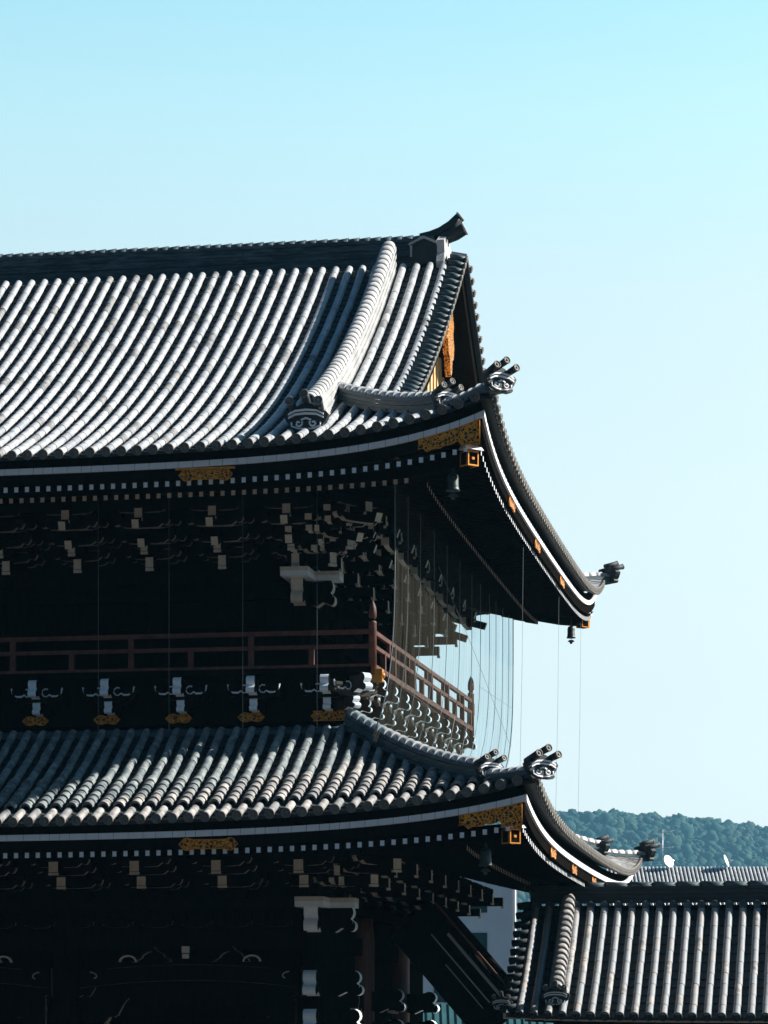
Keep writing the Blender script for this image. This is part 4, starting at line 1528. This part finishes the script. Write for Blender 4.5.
vs, fs = [], []
for j, y in enumerate(hy):
    for i, x in enumerate(hx):
        vs.append((x, y, float(hill_z(x, y)) - 4))
for j in range(len(hy) - 1):
    for i in range(len(hx) - 1):
        a = j * len(hx) + i
        fs.append((a, a + 1, a + 1 + len(hx), a + len(hx)))
hb = MB()
hb.add(vs, fs, 0, True)
M['hill'] = mat('forest_floor', (0.02, 0.035, 0.02), (0.04, 0.06, 0.03), 0.9, 0.02)
tag(hb.build('hill', 'hill'), kind='structure')

# tree crowns: lumpy clumps on the slope that faces the gate
rng = np.random.default_rng(3)
ico = bpy.data.meshes.new('tmp')
import bmesh
bm = bmesh.new()
bmesh.ops.create_icosphere(bm, subdivisions=2, radius=1.0)
bm.verts.ensure_lookup_table()
iv = np.array([v.co[:] for v in bm.verts])
ifc = np.array([[v.index for v in f.verts] for f in bm.faces])
bm.free()
bpy.data.meshes.remove(ico)
NT = 17000
tx = rng.uniform(-160, 560, NT)
ty = 1980 + 640 * np.sqrt(rng.uniform(0.05, 1.0, NT))
tz = hill_z(tx, ty)
tr = np.clip(rng.gamma(6.0, 0.5, NT), 1.4, 6.0) * (1 + 0.3 * (rng.uniform(0, 1, NT) > 0.9))
nvt = len(iv)
allv = np.empty((NT, nvt, 3), np.float32)
for i in range(NT):
    ph = rng.uniform(0, 6.28, 6)
    bump = 1 + 0.20 * np.sin(iv[:, 0] * 4.1 + ph[0]) * np.sin(iv[:, 1] * 4.7 + ph[1]) + 0.18 * np.sin(iv[:, 2] * 5.3 + ph[2] + iv[:, 0] * 3) + rng.uniform(-0.12, 0.12, nvt)
    w = iv * bump[:, None] * tr[i]
    w[:, 2] *= rng.uniform(0.9, 1.35)
    allv[i] = w + np.array([tx[i], ty[i], tz[i] + tr[i] * 0.5])
allf = (ifc[None] + (np.arange(NT) * nvt)[:, None, None]).reshape(-1, 3)
me = bpy.data.meshes.new('forest')
me.vertices.add(NT * nvt)
me.vertices.foreach_set('co', allv.reshape(-1))
nf = len(allf)
me.loops.add(nf * 3)
me.loops.foreach_set('vertex_index', allf.reshape(-1).astype(np.int32))
me.polygons.add(nf)
me.polygons.foreach_set('loop_start', np.arange(0, nf * 3, 3, dtype=np.int32))
me.polygons.foreach_set('loop_total', np.full(nf, 3, np.int32))
me.update(calc_edges=True)
at_ = me.attributes.new('crown_hue', 'FLOAT', 'POINT')
at_.data.foreach_set('value', np.repeat(rng.uniform(0, 1, NT).astype(np.float32), nvt))
fm = bpy.data.materials.new('haze_tinted_foliage')
fm.use_nodes = True
t = fm.node_tree
p = t.nodes['Principled BSDF']
p.inputs['Roughness'].default_value = 0.85
p.inputs['Specular IOR Level'].default_value = 0.1
an_ = t.nodes.new('ShaderNodeAttribute')
an_.attribute_name = 'crown_hue'
rp = t.nodes.new('ShaderNodeValToRGB')
rp.color_ramp.elements[0].color = (0.018, 0.048, 0.046, 1)  # bluish greens: part of the distance haze is put into the foliage colour
rp.color_ramp.elements[1].color = (0.050, 0.055, 0.042, 1)
e = rp.color_ramp.elements.new(0.5)
e.color = (0.026, 0.062, 0.050, 1)
e = rp.color_ramp.elements.new(0.85)
e.color = (0.036, 0.068, 0.048, 1)
t.links.new(an_.outputs['Fac'], rp.inputs[0])
t.links.new(rp.outputs[0], p.inputs['Base Color'])
me.materials.append(fm)
fo = bpy.data.objects.new('forest', me)
C.objects.link(fo)
tag(fo, 'dense mixed woodland covering the hill behind the roofs', 'woodland', kind='stuff')

# ------------------------------------------------------------------ haze in the air
HAZE = True
if HAZE:
    hz = MB()
    hz.box(-3000, 3000, -200, 4200, -1.0, 320)
    hm = bpy.data.materials.new('thin_haze')
    hm.use_nodes = True
    t = hm.node_tree
    t.nodes.clear()
    o = t.nodes.new('ShaderNodeOutputMaterial')
    pv = t.nodes.new('ShaderNodeVolumePrincipled')
    pv.inputs['Color'].default_value = (0.26, 0.68, 0.95, 1)
    pv.inputs['Density'].default_value = 0.00012
    pv.inputs['Anisotropy'].default_value = 0.3
    t.links.new(pv.outputs[0], o.inputs['Volume'])
    tag(hz.build('haze', hm), kind='stuff')
